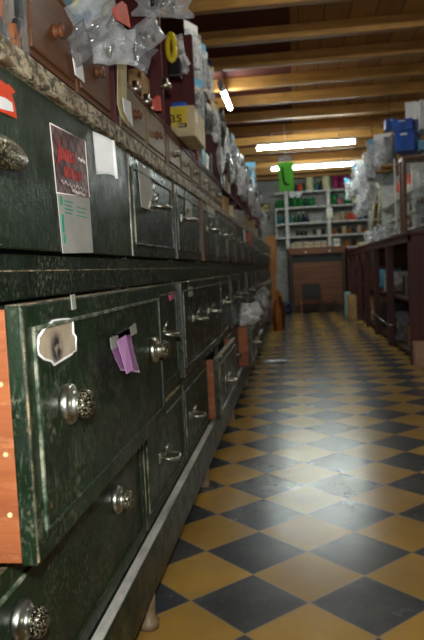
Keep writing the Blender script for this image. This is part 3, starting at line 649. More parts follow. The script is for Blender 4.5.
for k, (y, m_, w_, h_, d) in enumerate(((1.58, 'jar_white', .1, .13, 'white'), (1.73, 'carton', .11, .1, 'brown'), (1.89, 'light_blue', .09, .15, 'light blue'), (2.04, 'jar_white', .1, .1, 'white'), (2.2, 'dark_wood', .1, .13, 'dark wooden'), (2.52, 'box_cream', .1, .12, 'cream'), (2.7, 'jar_white', .11, .14, 'white'), (2.88, 'navy', .1, .1, 'navy'), (3.06, 'carton', .11, .13, 'brown'), (3.24, 'jar_white', .09, .1, 'white'))):
    x = -.445-w_/2; zt = 1.3002
    o = MB().box(x-w_/2, x+w_/2, y-.055, y+.055, zt, zt+h_, 0, .004).box(x-w_/2-.0015, x+w_/2+.0015, y-.0565, y+.0565, zt+h_*.7, zt+h_+.0015, 0, .001).build('lidded_box', m_)
    tag(o, f'{d} lidded box on the maroon shelf, {ORD[k]} beyond the yellow-fronted carton', 'box', 'boxes on the maroon shelf')

# ------------------------------------------------------------------ things at the foot of the cabinets
c = atx(242, 327, -.27)
bag('plastic_bag', -.295, 2.53, .512, .24, .14, .10, R90*.75, .15, 31, 'film_white', 'crumpled clear plastic bag on the pulled-out far bottom drawer', 'bag', crease=.9)
bag('plastic_bag', -.262, 3.80, .55, .18, .17, .08, R90, .1, 32, 'film', 'smaller clear bag behind the crumpled one along the cabinets', 'bag', [('paper_white', 2, 'box')], crease=.9)
p = at(275, 361, 2, 0.012); bag('plastic_wrapper', p.x, p.y, .016, .20, .10, .02, .3, R90, 33, 'film', 'clear plastic wrapper lying on the floor near the cabinets', 'wrapper')
BL = ['nearest of the five brown bottles on the floor by the far cabinets', 'second nearest of the five brown bottles by the far cabinets', 'third of the five brown bottles by the far cabinets, counting from the camera', 'fourth of the five brown bottles by the far cabinets, counting from the camera', 'farthest of the five brown bottles by the far cabinets']
for k in range(5):
    hgt = .40+.04*(k % 3)
    o = thing('bottle', (-.25+.03*(k % 2), 6.75+.27*k, 0), BL[k], 'bottle', 'brown bottles on the floor')
    MB().lathe([(.045, 0), (.055, .02), (.055, hgt*.6), (.03, hgt*.78), (.018, hgt*.85), (.018, hgt*.94)], o.location, 'z', 16).build('body', 'brown_glass' if k % 2 else 'amber', o)
    MB().lathe([(.021, hgt*.93), (.021, hgt), (.001, hgt+.002)], o.location, 'z', 12).build('cap', 'amber', o)
bag('plastic_bag', -.3, 4.75, .38, .12, .2, .08, .5, 0, 34, 'film_grey', 'lilac-tinged bag hanging on the far drawers', 'bag', [('lilac', 2, 'box')])
p = at(278, 311, 1, 9.0); tag(MB().pillow(.12, .12, .1, 35, .5, 8, 8, 0, Matrix.Translation((p.x, 9.0, .062))).build('bag_of_powder', 'yellow'), 'small bright yellow bag on the floor at the end of the aisle', 'bag')
p = at(283, 306, 1, 9.6); tag(MB().pillow(.26, .2, .18, 36, .6, 8, 8, 0, Matrix.Translation((p.x, 9.6, .1))).build('sack', 'navy'), 'dark blue sack on the floor beside the grey pier', 'sack')

# ------------------------------------------------------------------ back wall: pier, counter, shelves
YC = 9.95
q = lambda px, py, y=10.4: at(px, py, 1, y)
a, b_ = q(273, 250, 10.3), q(289.5, 303, 10.3)
o = struct('trim_1', MB().box(a.x, b_.x, 10.3, 10.9, 0, 1.05, 0, .01), 'plaster')
bc = thing('counter', (.36, 10.2, 0), 'brown plank-fronted counter against the back wall under the white shelves', 'counter')
xl, xr = q(290, 280, YC).x, q(346, 280, YC).x
MB().box(xl-.02, xr+.02, YC-.03, 10.55, 1.055, 1.10, 0, .004).box(xl, xr, YC-.02, YC, .985, 1.055, 0, .002).build('top', 'brown_wood', bc)
MB().box(xl, xr, YC+.16, 10.5, .1, 1.05).build('body', 'black', bc)  # blackened so the recess under the top reads as shadow
pl = MB()
for k in range(8): pl.box(xl+.06, xr-.06, YC+.02, YC+.04, .125+k*.09, .125+k*.09+.086, 0, .004)
pl.build('plank_front', 'brown_wood', bc)
for x in (xl, xr-.055): MB().box(x, x+.055, YC-.01, YC+.05, 0, 1.0, 0, .003).build('post', 'dark_wood', bc)
MB().box(xl, xr, YC, YC+.12, 0, .12, 0, .003).build('plinth', 'dark_wood', bc)
for x in (xl+.28, xr-.26): MB().lathe([(.014, 0), (.014, .004), (.006, .01), (.012, .02), (.001, .026)], (x, YC-.05+.03-.026, 1.02), 'y', 10).build('knob', 'jar_white', bc)
sc_ = thing('cupboard', (1.05, 10.2, 0), 'brown cupboard between the back counter and the right counter', 'cupboard')
MB().box(xr+.03, 1.24, YC+.02, 10.5, 0, 1.06, 0, .003).build('body', 'brown_wood', sc_)
d = MB().box(xr+.05, 1.2, YC+.002, YC+.0195, .1, 1.03, 0, .003).build('door', 'brown_wood', sc_); MB().lathe([(.02, -.03), (.02, -.01), (.008, 0)], (xr+.10, YC+.003, .86), 'y', 10).build('knob', 'jar_white', d)
# low chair and stool
ch = thing('chair', (.21, 9.62, 0), 'low dark wooden chair with its back to the aisle before the back counter', 'chair')
x0_, x1_ = q(301.5, 300, 9.6).x, q(320, 300, 9.6).x
for x, y, h, m_ in ((x0_, 9.6, .46, 'brown_wood'), (x1_, 9.6, .46, 'ebony'), (x0_, 9.84, .22, 'ebony'), (x1_, 9.84, .22, 'ebony')): MB().box(x-.014, x+.014, y-.014, y+.014, 0, h, 0, .003).build('leg', m_, ch)  # near left leg in lighter wood, its lit highlight put into the colour
MB().box(x0_-.012, x1_+.012, 9.588, 9.86, .221, .245, 0, .005).build('seat', 'ebony', ch)
bk_ = MB().box(x0_+.014, x1_-.014, 9.592, 9.606, .26, .47, 0, .003)
bk_.prism([(x0_-.015, 9.588, .43), (x1_+.015, 9.588, .44), (x1_+.01, 9.588, .485), ((x0_+x1_)/2, 9.588, .495), (x0_-.01, 9.588, .475)], (0, .024, 0)); bk_.build('backrest', 'ebony', ch)
MB().box(x0_+.014, x1_-.014, 9.594, 9.606, .09, .11).build('stretcher', 'ebony', ch)
so = thing('stool', (.5, 9.7, 0), 'small low wooden stool to the right of the dark chair', 'stool')
xa, xb2 = q(322, 300, 9.65).x, q(336, 300, 9.65).x
MB().box(xa, xb2, 9.6, 9.82, .215, .24, 0, .004).build('seat', 'brown_wood', so)
for x in (xa+.02, xb2-.02):
    for y in (9.62, 9.80): MB().box(x-.012, x+.012, y-.012, y+.012, 0, .216, 0, .002).build('leg', 'dark_wood', so)
# white shelves
ws = thing('shelf_unit', (.5, 10.72, 1.1), 'white painted wall shelves of tins and bottles at the back of the shop', 'shelving')
YS0, YS1 = 10.52, 10.88
ups = [q(287, 220, YS0).x, q(329, 220, YS0).x, q(370.5, 220, YS0).x, 1.8]
shz = [q(308, y, YS0).z for y in (190.5, 206, 222, 235.5, 248)]
for x in ups: MB().box(x-.03, x+.03, YS0, YS1, 1.101, shz[0]+.02 if x != ups[2] else shz[0], 0, .004).build('upright', 'white_paint', ws)
for i, z in enumerate(shz):
    for k in range(3): MB().box(ups[k]+.031, ups[k+1]-.031, YS0+.01, YS1, z-.03, z, 0, .002).build('shelf', 'white_paint', ws)
xw = q(275, 215, YS0).x
for z in shz[:4]: MB().box(xw, ups[0]-.031, YS0+.06, YS1, z-.034, z-.006, 0, .002).build('shelf', 'white_paint', ws)
MB().box(xw, xw+.02, YS0+.06, YS1, shz[3], shz[1]-.04).build('bracket', 'white_paint', ws)
def tin(mb, x, y, z, r, h): mb.lathe([(r, 0), (r, h*.94), (r*.96, h*.95), (r*.96, h), (.001, h)], (x, y, z), 'z', 14)
def bottle(mb, x, y, z, r, h): mb.lathe([(r, 0), (r, h*.6), (r*.42, h*.76), (r*.4, h*.84), (r*.5, h*.85), (r*.5, h), (.001, h)], (x, y, z), 'z', 14, mats=[0, 0, 0, 1, 1, 1])
def shelf_goods(shelf, items, where, z=None):
    for k, (px, w, hp, kind, m_, m2, desc) in enumerate(items):
        yy = YS0+.10; x = q(px, 220, yy).x; s = (yy-CAM.y)/F_PX; r = w*s/2; h = hp*s; mb = MB(); zz = (shz[shelf] if z is None else z)+.0005
        if kind == 'tin': tin(mb, x, yy, zz, r, h)
        elif kind == 'bottle': bottle(mb, x, yy, zz, r, h)
        else: mb.box(x-r, x+r, yy-.04, yy+.06, zz, zz+h, 0, .003).box(x-r*.8, x+r*.8, yy-.041, yy-.039, zz+h*.3, zz+h*.7, 1)
        o = mb.build({'tin': 'tin', 'bottle': 'bottle', 'box': 'small_box'}[kind], [m_, m2])
        tag(o, f'{desc}, {ORD[k]} from the left in the {where}', {'tin': 'tin', 'bottle': 'bottle', 'box': 'box'}[kind], 'goods on the white back shelves')
G = lambda px, w, h, kind, m_, m2, d: (px, w, h, kind, m_, m2, d)
shelf_goods(0, [G(297, 4, 8, 'bottle', 'navy', 'black', 'dark bottle'), G(301, 4.5, 10, 'bottle', 'orange_bottle', 'black', 'red-orange bottle'), G(305, 3.5, 8, 'bottle', 'dark_green', 'black', 'dark green bottle'), G(311, 7.5, 16, 'tin', 'lamp_cream', 'white_paint', 'tall pale cream canister'), G(317.5, 4, 9, 'bottle', 'teal', 'black', 'teal bottle'), G(322, 4, 9, 'bottle', 'navy', 'black', 'dark blue bottle')], 'left bay, top back shelf')
shelf_goods(0, [G(327.5, 7.5, 16, 'tin', 'lamp_cream', 'white_paint', 'tall cream canister'), G(337, 6, 9, 'tin', 'magenta', 'paper_white', 'magenta tin')]+[G(344+k*7, 6, 9, 'tin', 'magenta', 'pink', 'magenta tin') for k in range(4)], 'right bay, top back shelf')
for k in range(5):
    yy = YS0+.10; x = q(337+k*7, 220, yy).x; s = (yy-CAM.y)/F_PX; mb = MB(); tin(mb, x, yy, shz[0]+9*s+.001, 3*s, 8.5*s)
    tag(mb.build('tin', ['pink' if k == 4 else 'magenta']), f'magenta tin stacked on another, {ORD[k]} from left in the upper tier, back shelves', 'tin', 'goods on the white back shelves')
shelf_goods(1, [G(290.5, 4, 8, 'tin', 'dark_green', 'black', 'dark green tin'), G(295.5, 5, 9, 'tin', 'mid_green', 'white_paint', 'green tin'), G(301, 5, 8.5, 'tin', 'mid_green', 'white_paint', 'green tin'), G(306.5, 4, 8, 'tin', 'dark_green', 'black', 'dark green tin'), G(312, 6, 8, 'tin', 'mid_green', 'black', 'green tin')], 'left bay, second back shelf')
for px, d in ((292, 'left'), (298, 'right')):
    yy = YS0-.01; c = q(px, 194.5, yy); mb = MB(); s = (yy-CAM.y)/F_PX
    mb.lathe([(.001, -.012), (3.2*s, -.010), (3.2*s, .01), (.001, .012)], (c.x, yy-.02, c.z), 'y', 18); mb.tube([(c.x, yy-.02, c.z), (c.x, yy-.02, shz[0]-.014), (c.x, YS0+.0095, shz[0]-.014)], .002, 5)
    tag(mb.build('round_sign', 'paper_white'), f'round white disc hanging under the top back shelf, {d} one of the pair', 'disc')
shelf_goods(1, [G(335.5, 6.5, 10, 'tin', 'mid_green', 'jar_white', 'green and white tin'), G(340, 4.5, 6, 'tin', 'pink', 'white_paint', 'pink tin'), G(348, 7, 12, 'tin', 'mid_green', 'jar_white', 'large green tin'), G(355, 5, 8, 'tin', 'dark_green', 'jar_white', 'dark green tin'), G(361, 5, 8, 'tin', 'teal', 'jar_white', 'teal tin')], 'right bay, second back shelf')
shelf_goods(2, [G(291, 3.5, 9, 'bottle', 'teal', 'black', 'teal bottle'), G(295, 3.5, 8, 'bottle', 'dark_green', 'black', 'dark green bottle'), G(299, 3.5, 11, 'bottle', 'dark_green', 'jar_white', 'tall green bottle'), G(303.5, 3.5, 11, 'bottle', 'navy', 'jar_white', 'tall navy bottle'), G(307, 3, 9, 'bottle', 'navy', 'black', 'navy bottle'), G(316, 11, 6, 'box', 'paper_grey', 'grey_card', 'low grey box')], 'left bay, third back shelf')
shelf_goods(2, [G(336, 7, 6, 'box', 'carton', 'paper_grey', 'low carton'), G(343, 4, 11, 'bottle', 'box_cream', 'brown_glass', 'cream bottle'), G(349, 4.5, 7, 'tin', 'orange_bottle', 'jar_white', 'orange tin'), G(354.5, 4.5, 7, 'tin', 'orange_bottle', 'jar_white', 'orange-red tin'), G(359.5, 4.5, 11, 'bottle', 'navy', 'blue', 'tall navy bottle'), G(364.5, 4.5, 12, 'bottle', 'navy', 'blue', 'taller navy bottle')], 'right bay, third back shelf')
shelf_goods(3, [G(297, 3.5, 5, 'tin', 'brown_glass', 'jar_white', 'small brown jar'), G(301, 3.5, 5, 'tin', 'steel_dark', 'jar_white', 'small dark jar'), G(305, 3.5, 5, 'tin', 'brown_glass', 'jar_white', 'brown jar'), G(314, 3.5, 6, 'tin', 'dark_wood', 'jar_white', 'dark brown jar'), G(318.5, 3.5, 5, 'tin', 'jar_white', 'jar_white', 'white jar'), G(323, 4, 6, 'tin', 'brown_glass', 'jar_white', 'squat brown jar')], 'left bay, fourth back shelf')
shelf_goods(3, [G(334+k*5, 4, 5+(k % 3)*1.2, 'tin', ['amber', 'brown_glass', 'box_cream', 'amber', 'steel_dark', 'box_cream', 'amber'][k], 'jar_white', ['amber jar', 'brown jar', 'cream jar', 'amber jar', 'dark jar', 'cream jar', 'amber jar'][k]) for k in range(7)], 'right bay, fourth back shelf')
shelf_goods(4, [G(291.5+k*3.6, 3.2, [5, 6.5, 6, 7, 6.5, 5.5, 6.5, 6, 7, 6][k], 'box', ['jar_white', 'cream', 'jar_white', 'paper_grey', 'jar_white'][k % 5], 'carton', ['white booklet', 'cream booklet', 'white booklet', 'grey booklet', 'pale booklet'][k % 5]) for k in range(10)], 'left bay, bottom back shelf')
shelf_goods(4, [G(336, 6, 8, 'box', 'jar_white', 'paper_grey', 'white carton'), G(346, 6, 5, 'tin', 'amber', 'black', 'amber tin'), G(353, 5, 7, 'tin', 'brown_glass', 'black', 'brown tin')], 'right bay, bottom back shelf')
for i, zpix in ((1, 8), (2, 11)):
    for k in range(3):
        yy = YS0+.14; x = q(278+k*3.1, 220, yy).x; s = (yy-CAM.y)/F_PX; mb = MB()
        (tin if i == 1 else bottle)(mb, x, yy, shz[i]-.0055, 1.4*s, zpix*s)
        tag(mb.build('tin' if i == 1 else 'bottle', ['mid_green' if i == 1 else 'teal', 'black']), f'{"green tin" if i == 1 else "dark teal bottle"} on the left wing of the back shelves, {ORD[k]} from the left', 'tin' if i == 1 else 'bottle', 'goods on the white back shelves')
# white plate on the middle upright, framed sign on the wall
c = q(329.5, 213, YS0); tag(MB().box(c.x-.055, c.x+.055, YS0-.014, YS0-.001, c.z-.085, c.z+.085, 0, .004).build('plate', 'jar_white'), 'white plate on the middle upright of the back shelves', 'plate')
a, b_ = at(255, 204, 1, 10.86), at(270.5, 213, 1, 10.86)
sg = thing('sign', ((a.x+b_.x)/2, 10.87, b_.z), 'black sign with two yellow lines on the back wall', 'sign')
MB().box(a.x, b_.x, 10.86, 10.8995, b_.z, a.z, 0, .003).build('board', 'black', sg)
h_ = a.z-b_.z; l = MB()
for z_ in (.2, .62):
    l = MB()
    for k in range(9):
        wd = (b_.x-a.x)*.095; l.box(a.x+.02+k*wd, a.x+.02+k*wd+wd*.8, 10.857, 10.861, b_.z+h_*z_, b_.z+h_*(z_+.2))
    l.build('lettering', 'yellow', sg)
c = at(262.5, 217.5, 1, 10.86); tag(MB().box(a.x, b_.x, 10.80, 10.8995, c.z-.03, c.z+.02, 0, .003).build('ledge', 'black'), 'narrow black ledge below the black sign', 'ledge')

# ------------------------------------------------------------------ fluorescent lights
def tube_light(x0, x1, y, z, label, mat='tube_light'):
    t_ = thing('fluorescent_light', ((x0+x1)/2, y, z+.03), label, 'light', 'fluorescent lights')
    MB().lathe([(.018, x0+.03), (.018, x1-.03)], (0, y, z), 'x', 14).build('tube', mat, t_)
    MB().box(x0, x1, y-.03, y+.03, z+.028, z+.06, 0, .004).tube([(x0+.2, y, z+.058), (x0+.2, y, 2.346)], .006, 6).tube([(x1-.2, y, z+.058), (x1-.2, y, 2.346)], .006, 6).build('housing', 'white_paint', t_)
    for a, b_ in ((x0, x0+.028), (x1-.028, x1)): MB().box(a, b_, y-.022, y+.022, z-.022, z+.03, 0, .004).build('end_cap', 'white_paint', t_)
def tube_at(pa, pb, y, label):
    a, b_ = at(*pa, 1, y), at(*pb, 1, y); tube_light(a.x, b_.x, y, (a.z+b_.z)/2, label)
tube_at((255, 148), (357, 142.5), 6.39, 'upper and nearer of the two long lit fluorescent tubes at the back')
tube_at((270, 168.5), (355, 165), 8.48, 'lower and farther long lit fluorescent tube, partly behind the green pack')
a, b_ = at(220, 84, 2, 2.26), at(230, 108, 2, 2.26)
t_ = thing('fluorescent_light', (-.6, 4.5, 2.3), 'short lit fluorescent tube on the left below the ceiling beams', 'light', 'fluorescent lights')
d_ = (b_-a); m0 = a+d_*.22
MB().tube([m0, b_], .02, 12).build('tube', 'tube_small', t_); MB().tube([a, m0-d_*.005], .024, 12).build('end_cap', 'grey_card', t_)
MB().tube([a+Vector((0, .03, .035)), b_+Vector((0, 0, .035))], .016, 8).build('housing', 'grey_card', t_)

tube_light(-.1, 1.1, 1.33, 2.26, 'added fluorescent tube overhead, out of view, nearer than the visible ones', 'added_tube')  # added tube outside the view, brightens the near beams and floor
# ------------------------------------------------------------------ green hanging pack in front of the tubes
YG = 6.0; a, b_ = at(279, 156, 1, YG), at(293, 191, 1, YG)
gp = thing('hanging_pack', ((a.x+b_.x)/2, YG, b_.z), 'bright green pack with a black tool hanging before the fluorescent tubes', 'pack')
xm = (a.x+b_.x)/2; zh = a.z-b_.z
MB().box(a.x-.015, b_.x+.012, YG-.004, YG+.004, b_.z, b_.z+zh*.82, 0, .003).build('card', 'leaf_green', gp)
MB().box(a.x-.01, b_.x, YG-.006, YG+.006, b_.z+zh*.84, a.z, 0, .002).build('header', 'film_blue', gp)
MB().tube([(xm-.04, YG-.008, a.z-.12), (xm-.03, YG-.012, b_.z+.12), (xm-.01, YG-.012, b_.z+.08), (xm+.03, YG-.012, b_.z+.07)], [.008, .012, .016, .01], 8).build('tool', 'black', gp)
MB().tube([(xm, YG, a.z), (xm, YG, 2.35)], .0025, 5).build('string', 'paper_white', gp)

# ------------------------------------------------------------------ right-hand counter
XC = .84; YE = 3.65
rc = thing('shop_counter', (1.2, 6.7, 0), 'long dark maroon shop counter with open shelves along the right', 'counter')
MB().box(XC-.01, 1.38, YE-.02, 9.7, .985, 1.012, 0, .004).box(XC, XC+.025, YE, 9.7, .93, .985, 0, .002).build('top', 'maroon_wood', rc)
MB().box(XC, 1.36, YE, YE+.04, 0, .985, 0, .003).build('end_panel', 'maroon_wood', rc)
for k, y in enumerate((4.85, 5.9, 6.9, 7.9, 8.8, 9.6)): MB().box(XC, XC+.06, y, y+.10, 0, .985, 0, .003).build('post', 'maroon_wood', rc)
MB().box(1.33, 1.36, YE+.04, 9.7, 0, .985).build('back_panel', 'dark_wood', rc)
MB().box(XC+.05, 1.33, YE+.04, 9.7, .46, .485, 0, .002).build('shelf', 'maroon_wood', rc)
MB().box(XC+.05, 1.33, YE+.04, 9.7, .03, .06, 0, .002).build('bottom_shelf', 'dark_wood', rc)
tag(MB().box(XC+.012, 1.3, YE-.10, YE-.001, 0, .185, 0, .008).build('stone_block', 'stone'), 'pale pinkish stone block at the foot of the right counter end', 'block')
def cardbox(x0, x1, y0, y1, z0, h, m_, label, cat='box'):
    o = MB().box(x0, x1, y0, y1, z0, z0+h, 0, .006).box(x0-.001, x1+.001, (y0+y1)/2-.02, (y0+y1)/2+.02, z0+.01, z0+h+.001, 1).build('box', [m_, 'tape'])
    return tag(o, label, cat)
bag('sack', 1.0, 5.3, .59, .3, .2, .28, .3, .2, 41, 'paper_grey', 'grey-white sack on the counter shelf behind the nearest post', 'sack')
bag('sack', 1.02, 6.2, .60, .32, .22, .26, .2, .1, 42, 'light_blue', 'pale blue sack on the counter shelf beyond the nearest bay', 'sack')
bag('sack', 1.02, 4.68, .2, .3, .26, .24, .2, 0, 43, 'film_grey', 'dark bundle of goods at the bottom of the nearest counter bay', 'bundle', [('navy', 3, 'box'), ('paper_white', 2, 'box')])
cardbox(.93, 1.2, 4.05, 4.45, .0605, .17, 'brown_wood', 'brown wooden crate low in the nearest counter bay')
cardbox(.93, 1.2, 5.15, 5.6, .0605, .26, 'black', 'black crate at floor level under the counter')
cardbox(.92, 1.2, 6.15, 6.6, .0605, .26, 'dark_wood', 'dark crate at floor level in the third counter bay')
cardbox(.92, 1.2, 7.2, 7.6, .0605, .30, 'carton', 'brown carton at floor level in the fourth counter bay')
cardbox(.92, 1.2, 7.1, 7.6, .4855, .26, 'brown_wood', 'brown box on the counter shelf in the fourth bay')
cardbox(.94, 1.2, 4.2, 4.6, .4855, .18, 'dark_wood', 'dark box on the shelf just inside the counter end')
b_ = MB()
p0, p1 = at(372, 312, 0, .83), at(388, 325, 0, .83)
tag(MB().tube([p0, p1], .007, 8).tube([p0, p0+Vector((.09, 0, 0))], .006, 8).tube([p1, p1+Vector((.09, 0, 0))], .006, 8).build('metal_bar', 'silver'), 'thin pale metal bar slanting across the counter front', 'bar')
a = at(356, 300, 1, 8.9); tag(MB().box(.72, .80, 8.6, 8.9, 0, .36, 0, .01).build('carton', 'aqua_cloth'), 'tall pale aqua carton at the far end of the right counter', 'carton')
tag(MB().box(.72, .83, 8.0, 8.35, 0, .34, 0, .008).build('carton', 'carton'), 'brown carton in front of the pale aqua one', 'carton')

# --- on the counter
bag('plastic_bag', 1.0, 7.2, 1.10, .3, .18, .2, .4, .2, 51, 'film', 'white plastic bag of goods on the right counter beside the yellow pad', 'bag', [('paper_white', 4, 'box')], crease=.8)
bag('plastic_bag', 1.02, 6.3, 1.12, .3, .2, .2, .7, .1, 52, 'film', 'clear plastic bag on the right counter behind the white cords', 'bag', [('paper_white', 3, 'box')], crease=.8)
tag(MB().box(.87, 1.05, 7.7, 8.1, 1.0125, 1.075, 0, .006).build('pad', 'cream'), 'cream yellow block of paper on the right counter top', 'pad')
a = at(408, 229, 1, 4.0)
tag(MB().tube([(.90+.0*k, 4.5+.06*math.cos(k*.7)+.02*k/4, 1.016+.004*math.sin(k)) for k in range(20)], .004, 6).build('wire_coil', 'paper_white'), 'white wire coil at the near corner of the counter top', 'wire')
# showcase with glass sides near the camera end
sc2 = thing('showcase', (1.2, 4.6, 1.0125), 'glass showcase with brown wooden posts on the near end of the right counter', 'showcase')
X0s, X1s, Ya, Yb_ = .90, 1.36, 4.2, 4.4
for x in (X0s, X1s-.03):
    for y in (Ya, Yb_-.03): MB().box(x, x+.03, y, y+.03, 1.0125, 1.62, 0, .003).build('post', 'brown_wood', sc2)
MB().box(X0s, X1s, Ya, Yb_, 1.62, 1.645, 0, .003).build('top', 'brown_wood', sc2)
MB().box(X0s, X1s, Ya, Yb_, 1.0126, 1.03, 0, .003).build('base', 'brown_wood', sc2)
MB().box(X0s+.03, X1s-.03, Ya+.013, Ya+.017, 1.03, 1.62).build('pane', 'glass', sc2); MB().box(X0s+.013, X0s+.017, Ya+.03, Yb_-.03, 1.03, 1.62).build('pane', 'glass', sc2)
MB().box(X0s+.02, X1s-.03, Ya+.02, Yb_-.02, 1.3, 1.306).build('shelf', 'glass', sc2)
bag('plastic_bag', 1.13, 4.305, 1.162, .26, .22, .08, .2, 0, 53, 'film_grey', 'grey-white bag of goods in the lower half of the showcase', 'bag', [('paper_grey', 3, 'box')])
bag('plastic_bag', 1.13, 4.305, 1.44, .28, .24, .08, .1, 0, 54, 'film', 'clear bag of pale goods in the upper half of the showcase', 'bag', [('paper_white', 3, 'box')])
# boxes on the showcase
def openbox(px0, py0, px1, py1, y, dep, m_, label, rot=0.0, zoff=None, roll=0.0):
    a, b_ = at(px0, py0, 1, y), at(px1, py1, 1, y); cx, cz = (a.x+b_.x)/2, (a.z+b_.z)/2; w, h = (b_.x-a.x), (a.z-b_.z)
    mat = Matrix.Translation((cx, y+dep/2, cz)) @ Matrix.Rotation(rot, 4, 'Z') @ Matrix.Rotation(roll, 4, 'Y')
    o = MB().box(-w/2, w/2, -dep/2, dep/2, -h/2, h/2, 0, .004, mat=mat).box(-w/2-.002, w/2+.002, -dep/2-.002, dep/2+.002, h*.28, h/2+.002, 0, .001, mat=mat).box(-w*.2, w*.15, -dep/2-.003, -dep/2, h*.32, h*.42, 1, mat=mat).build('box', [m_, 'paper_white'])
    return tag(o, label, 'box')
BZ = 1.6455
for (px0, px1, y, dep, h, m_, lab, dz) in ((388, 404, 4.55, .3, .14, 'blue', 'large bright blue box on top of the showcase', 0),
        (405, 424, 4.4, .3, .10, 'blue', 'blue box at the right edge on top of the showcase', 0)):
    pass
openbox(401, 131.5, 421, 149.5, 4.25, .3, 'blue', 'large bright blue box turned on top of the glass showcase', -.35)
openbox(386, 119, 396, 129, 5.3, .16, 'blue', 'small blue box held at the left end of the overhead rail')
openbox(397.5, 119.5, 417, 129.5, 4.3, .26, 'blue', 'blue box resting on the large blue box', -.3)
openbox(409, 102, 421, 119, 4.35, .25, 'paper_white', 'white carton on top of the stacked blue boxes', -.25)
openbox(420, 100, 432, 128, 4.2, .3, 'paper_white', 'tall white carton at the right edge of the photo', 0)
openbox(419, 140, 430, 149, 4.2, .2, 'light_blue', 'light blue box at the right edge on the showcase', 0)
# rail and packs over the counter
rl = thing('hanging_rail', (.95, 6.8, 2.1), 'thin steel rail for hanging goods above the right counter', 'rail')
MB().tube([(.92, 5.0, 2.08), (.92, 9.2, 2.08)], .006, 8).tube([(1.05, 5.0, 1.75), (1.05, 9.2, 1.75)], .006, 8).build('bar', 'steel_dark', rl)
for y in (5.01, 6.4, 7.8, 9.18): MB().tube([(.92, y, 2.08), (.92, y, 2.346)], .004, 6).tube([(.92, y, 2.08), (1.05, y, 1.75)], .004, 6).build('hanger', 'steel_dark', rl)
for k in range(17):
    y = 5.25+k*.22; kind = [0, 2, 0, 1, 4, 0, 3, 1, 0, 2, 5, 0, 1, 0, 4, 0, 2][k]
    hang(kind, (.885+rg.uniform(-.06, .02), y, 2.075-rg.uniform(0, .05)), rg.uniform(-.5, .8), f'{protos[kind][1]}, {ORD[k]} from the front, upper rail over the right counter', 'packs hanging over the right counter', rg.uniform(1.15, 1.6))
for k in range(13):
    y = 6.3+k*.22; kind = [1, 0, 3, 0, 0, 2, 1, 0, 4, 0, 5, 0, 1, 2, 0][k]
    hang(kind, (1.0+rg.uniform(-.12, .02), y, 1.745), rg.uniform(-.5, .8), f'{protos[kind][1]}, {ORD[k]} from the front, lower rail over the right counter', 'packs hanging over the right counter', rg.uniform(1.1, 1.5))
c = at(391, 150, 1, 5.15); tag(MB().pillow(.12, .26, .08, 55, .3, 8, 10, 0, Matrix.Translation((c.x, 5.15, c.z))).tube([(c.x, 5.15, c.z+.12), (c.x+.05, 5.15, 2.085)], .003, 5).build('hanging_pouch', 'grey_card'), 'dark grey pouch hanging below the small blue box', 'pouch')
# white cord, pale dowels
a = at(397, 176, 1, 5.0); tag(MB().tube([(a.x, 5.0, 1.0125), (a.x-.02, 5.0, 1.3), (a.x-.02, 5.0, 1.75)], .009, 8).lathe([(.02, 1.0125), (.02, 1.04)], (a.x, 5.0, 0), 'z', 10).build('white_pole', 'paper_white'), 'white pole standing on the right counter left of the showcase post', 'pole')
for k, px in enumerate((373.5, 379)):
    a, b_ = at(px+1.5, 191, 1, 6.6), at(px-1, 228, 1, 6.6)
    tag(MB().tube([(a.x, 6.6, a.z), (b_.x, 6.6, b_.z)], .014, 8).tube([(a.x, 6.6, a.z), (a.x, 6.6, a.z+.015), (1.05, 6.6, 1.75)], .002, 5).build('dowel', 'cream'), ['left of the two pale yellow sticks hanging over the counter', 'right of the two pale yellow sticks hanging over the counter'][k], 'stick')
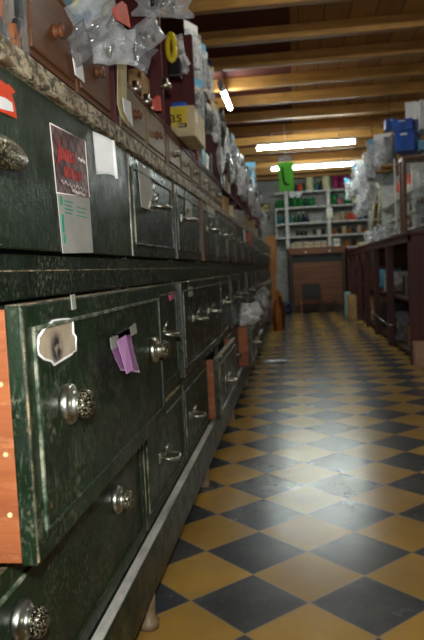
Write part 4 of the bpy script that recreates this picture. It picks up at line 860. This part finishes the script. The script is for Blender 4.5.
# shelves on the right wall
rs = thing('shelf_unit', (1.65, 7.2, 1.0), 'white shelves on the right wall behind the counter', 'shelving')
XW = 1.42
for z in (1.2, 1.4, 1.66): MB().box(XW, XR-.001, 5.6, 9.9, z-.025, z, 0, .003).build('shelf', 'white_paint', rs)
for y in (5.6, 7.0, 8.4, 9.88): MB().box(XW+.02, XR-.001, y-.03, y, 0, 2.0, 0, .003).build('upright', 'white_paint', rs)
for k in range(6):
    y = 6.0+k*.16 if k < 6 else 0; mb = MB()
    mb.lathe([(.05, 0), (.05, .1), (.05, .101), (.05, .20), (.03, .22), (.03, .25), (.001, .25)], (XW+.08, 7.1+k*.24, 1.6605), 'z', 14, mats=[0, 1, 1, 1, 1, 1])
    tag(mb.build('bottle', ['jar_white', 'orange_bottle']), f'white bottle with an orange-red upper half, {ORD[k]} from the front on the right wall shelf', 'bottle', 'orange bottles on the right wall shelf')
for z, n in ((1.4, 10), (1.2, 10)):
    for k in range(n):
        mb = MB(); h = .12+.02*((k*7) % 3); tin(mb, XW+.09, 5.8+k*.26, z+.0005, .045, h)
        m_ = ['steel_dark', 'jar_white', 'brown_glass', 'navy', 'carton'][(k+int(z*10)) % 5]
        tag(mb.build('tin', m_), f'{dict(steel_dark="dark grey", jar_white="white", brown_glass="brown", navy="navy", carton="tan")[m_]} tin, {ORD[k]} from the front on the {"middle" if z > 1.3 else "lower"} right wall shelf', 'tin', 'tins on the right wall shelves')

# prototypes become real packs on the left shelving
for k, (o, desc) in enumerate(protos):
    o.location = (XS-.02, 1.6+.13*k, 1.93); o.rotation_euler = (0, 0, R90-.4)
    tag(o, f'{desc}, {ORD[k]} from the front in the short near row', 'pack', 'packs hanging on the left shelving')
MB().tube([(XS-.032, 1.49, 1.933), (XS-.032, 2.42, 1.933)], .004, 6).build('hanging_rail', 'steel_dark', sh)

# ------------------------------------------------------------------ light
def area(name, loc, target, size, power, color=(1, 1, 1), shape='DISK', sy=None):
    l = bpy.data.lights.new(name, 'AREA'); l.shape = shape; l.size = size; l.energy = power; l.color = color
    if sy: l.size_y = sy
    o = bpy.data.objects.new(name, l); col.objects.link(o); o.location = loc
    o.rotation_euler = (Vector(target)-Vector(loc)).to_track_quat('-Z', 'Y').to_euler(); return o
fl_ = CAM+cu*.11-fw*.02
area('camera_flash', fl_, fl_+fw, .04, 8.5, (1, 1, .97))
w = bpy.data.worlds.new('world'); scene.world = w; w.use_nodes = True
w.node_tree.nodes['Background'].inputs[0].default_value = (.02, .02, .022, 1); w.node_tree.nodes['Background'].inputs[1].default_value = .3
vs = scene.view_settings; vs.view_transform = 'Standard'; vs.look = 'None'; vs.gamma = 1; vs.exposure = 1.05; vs.use_curve_mapping = False
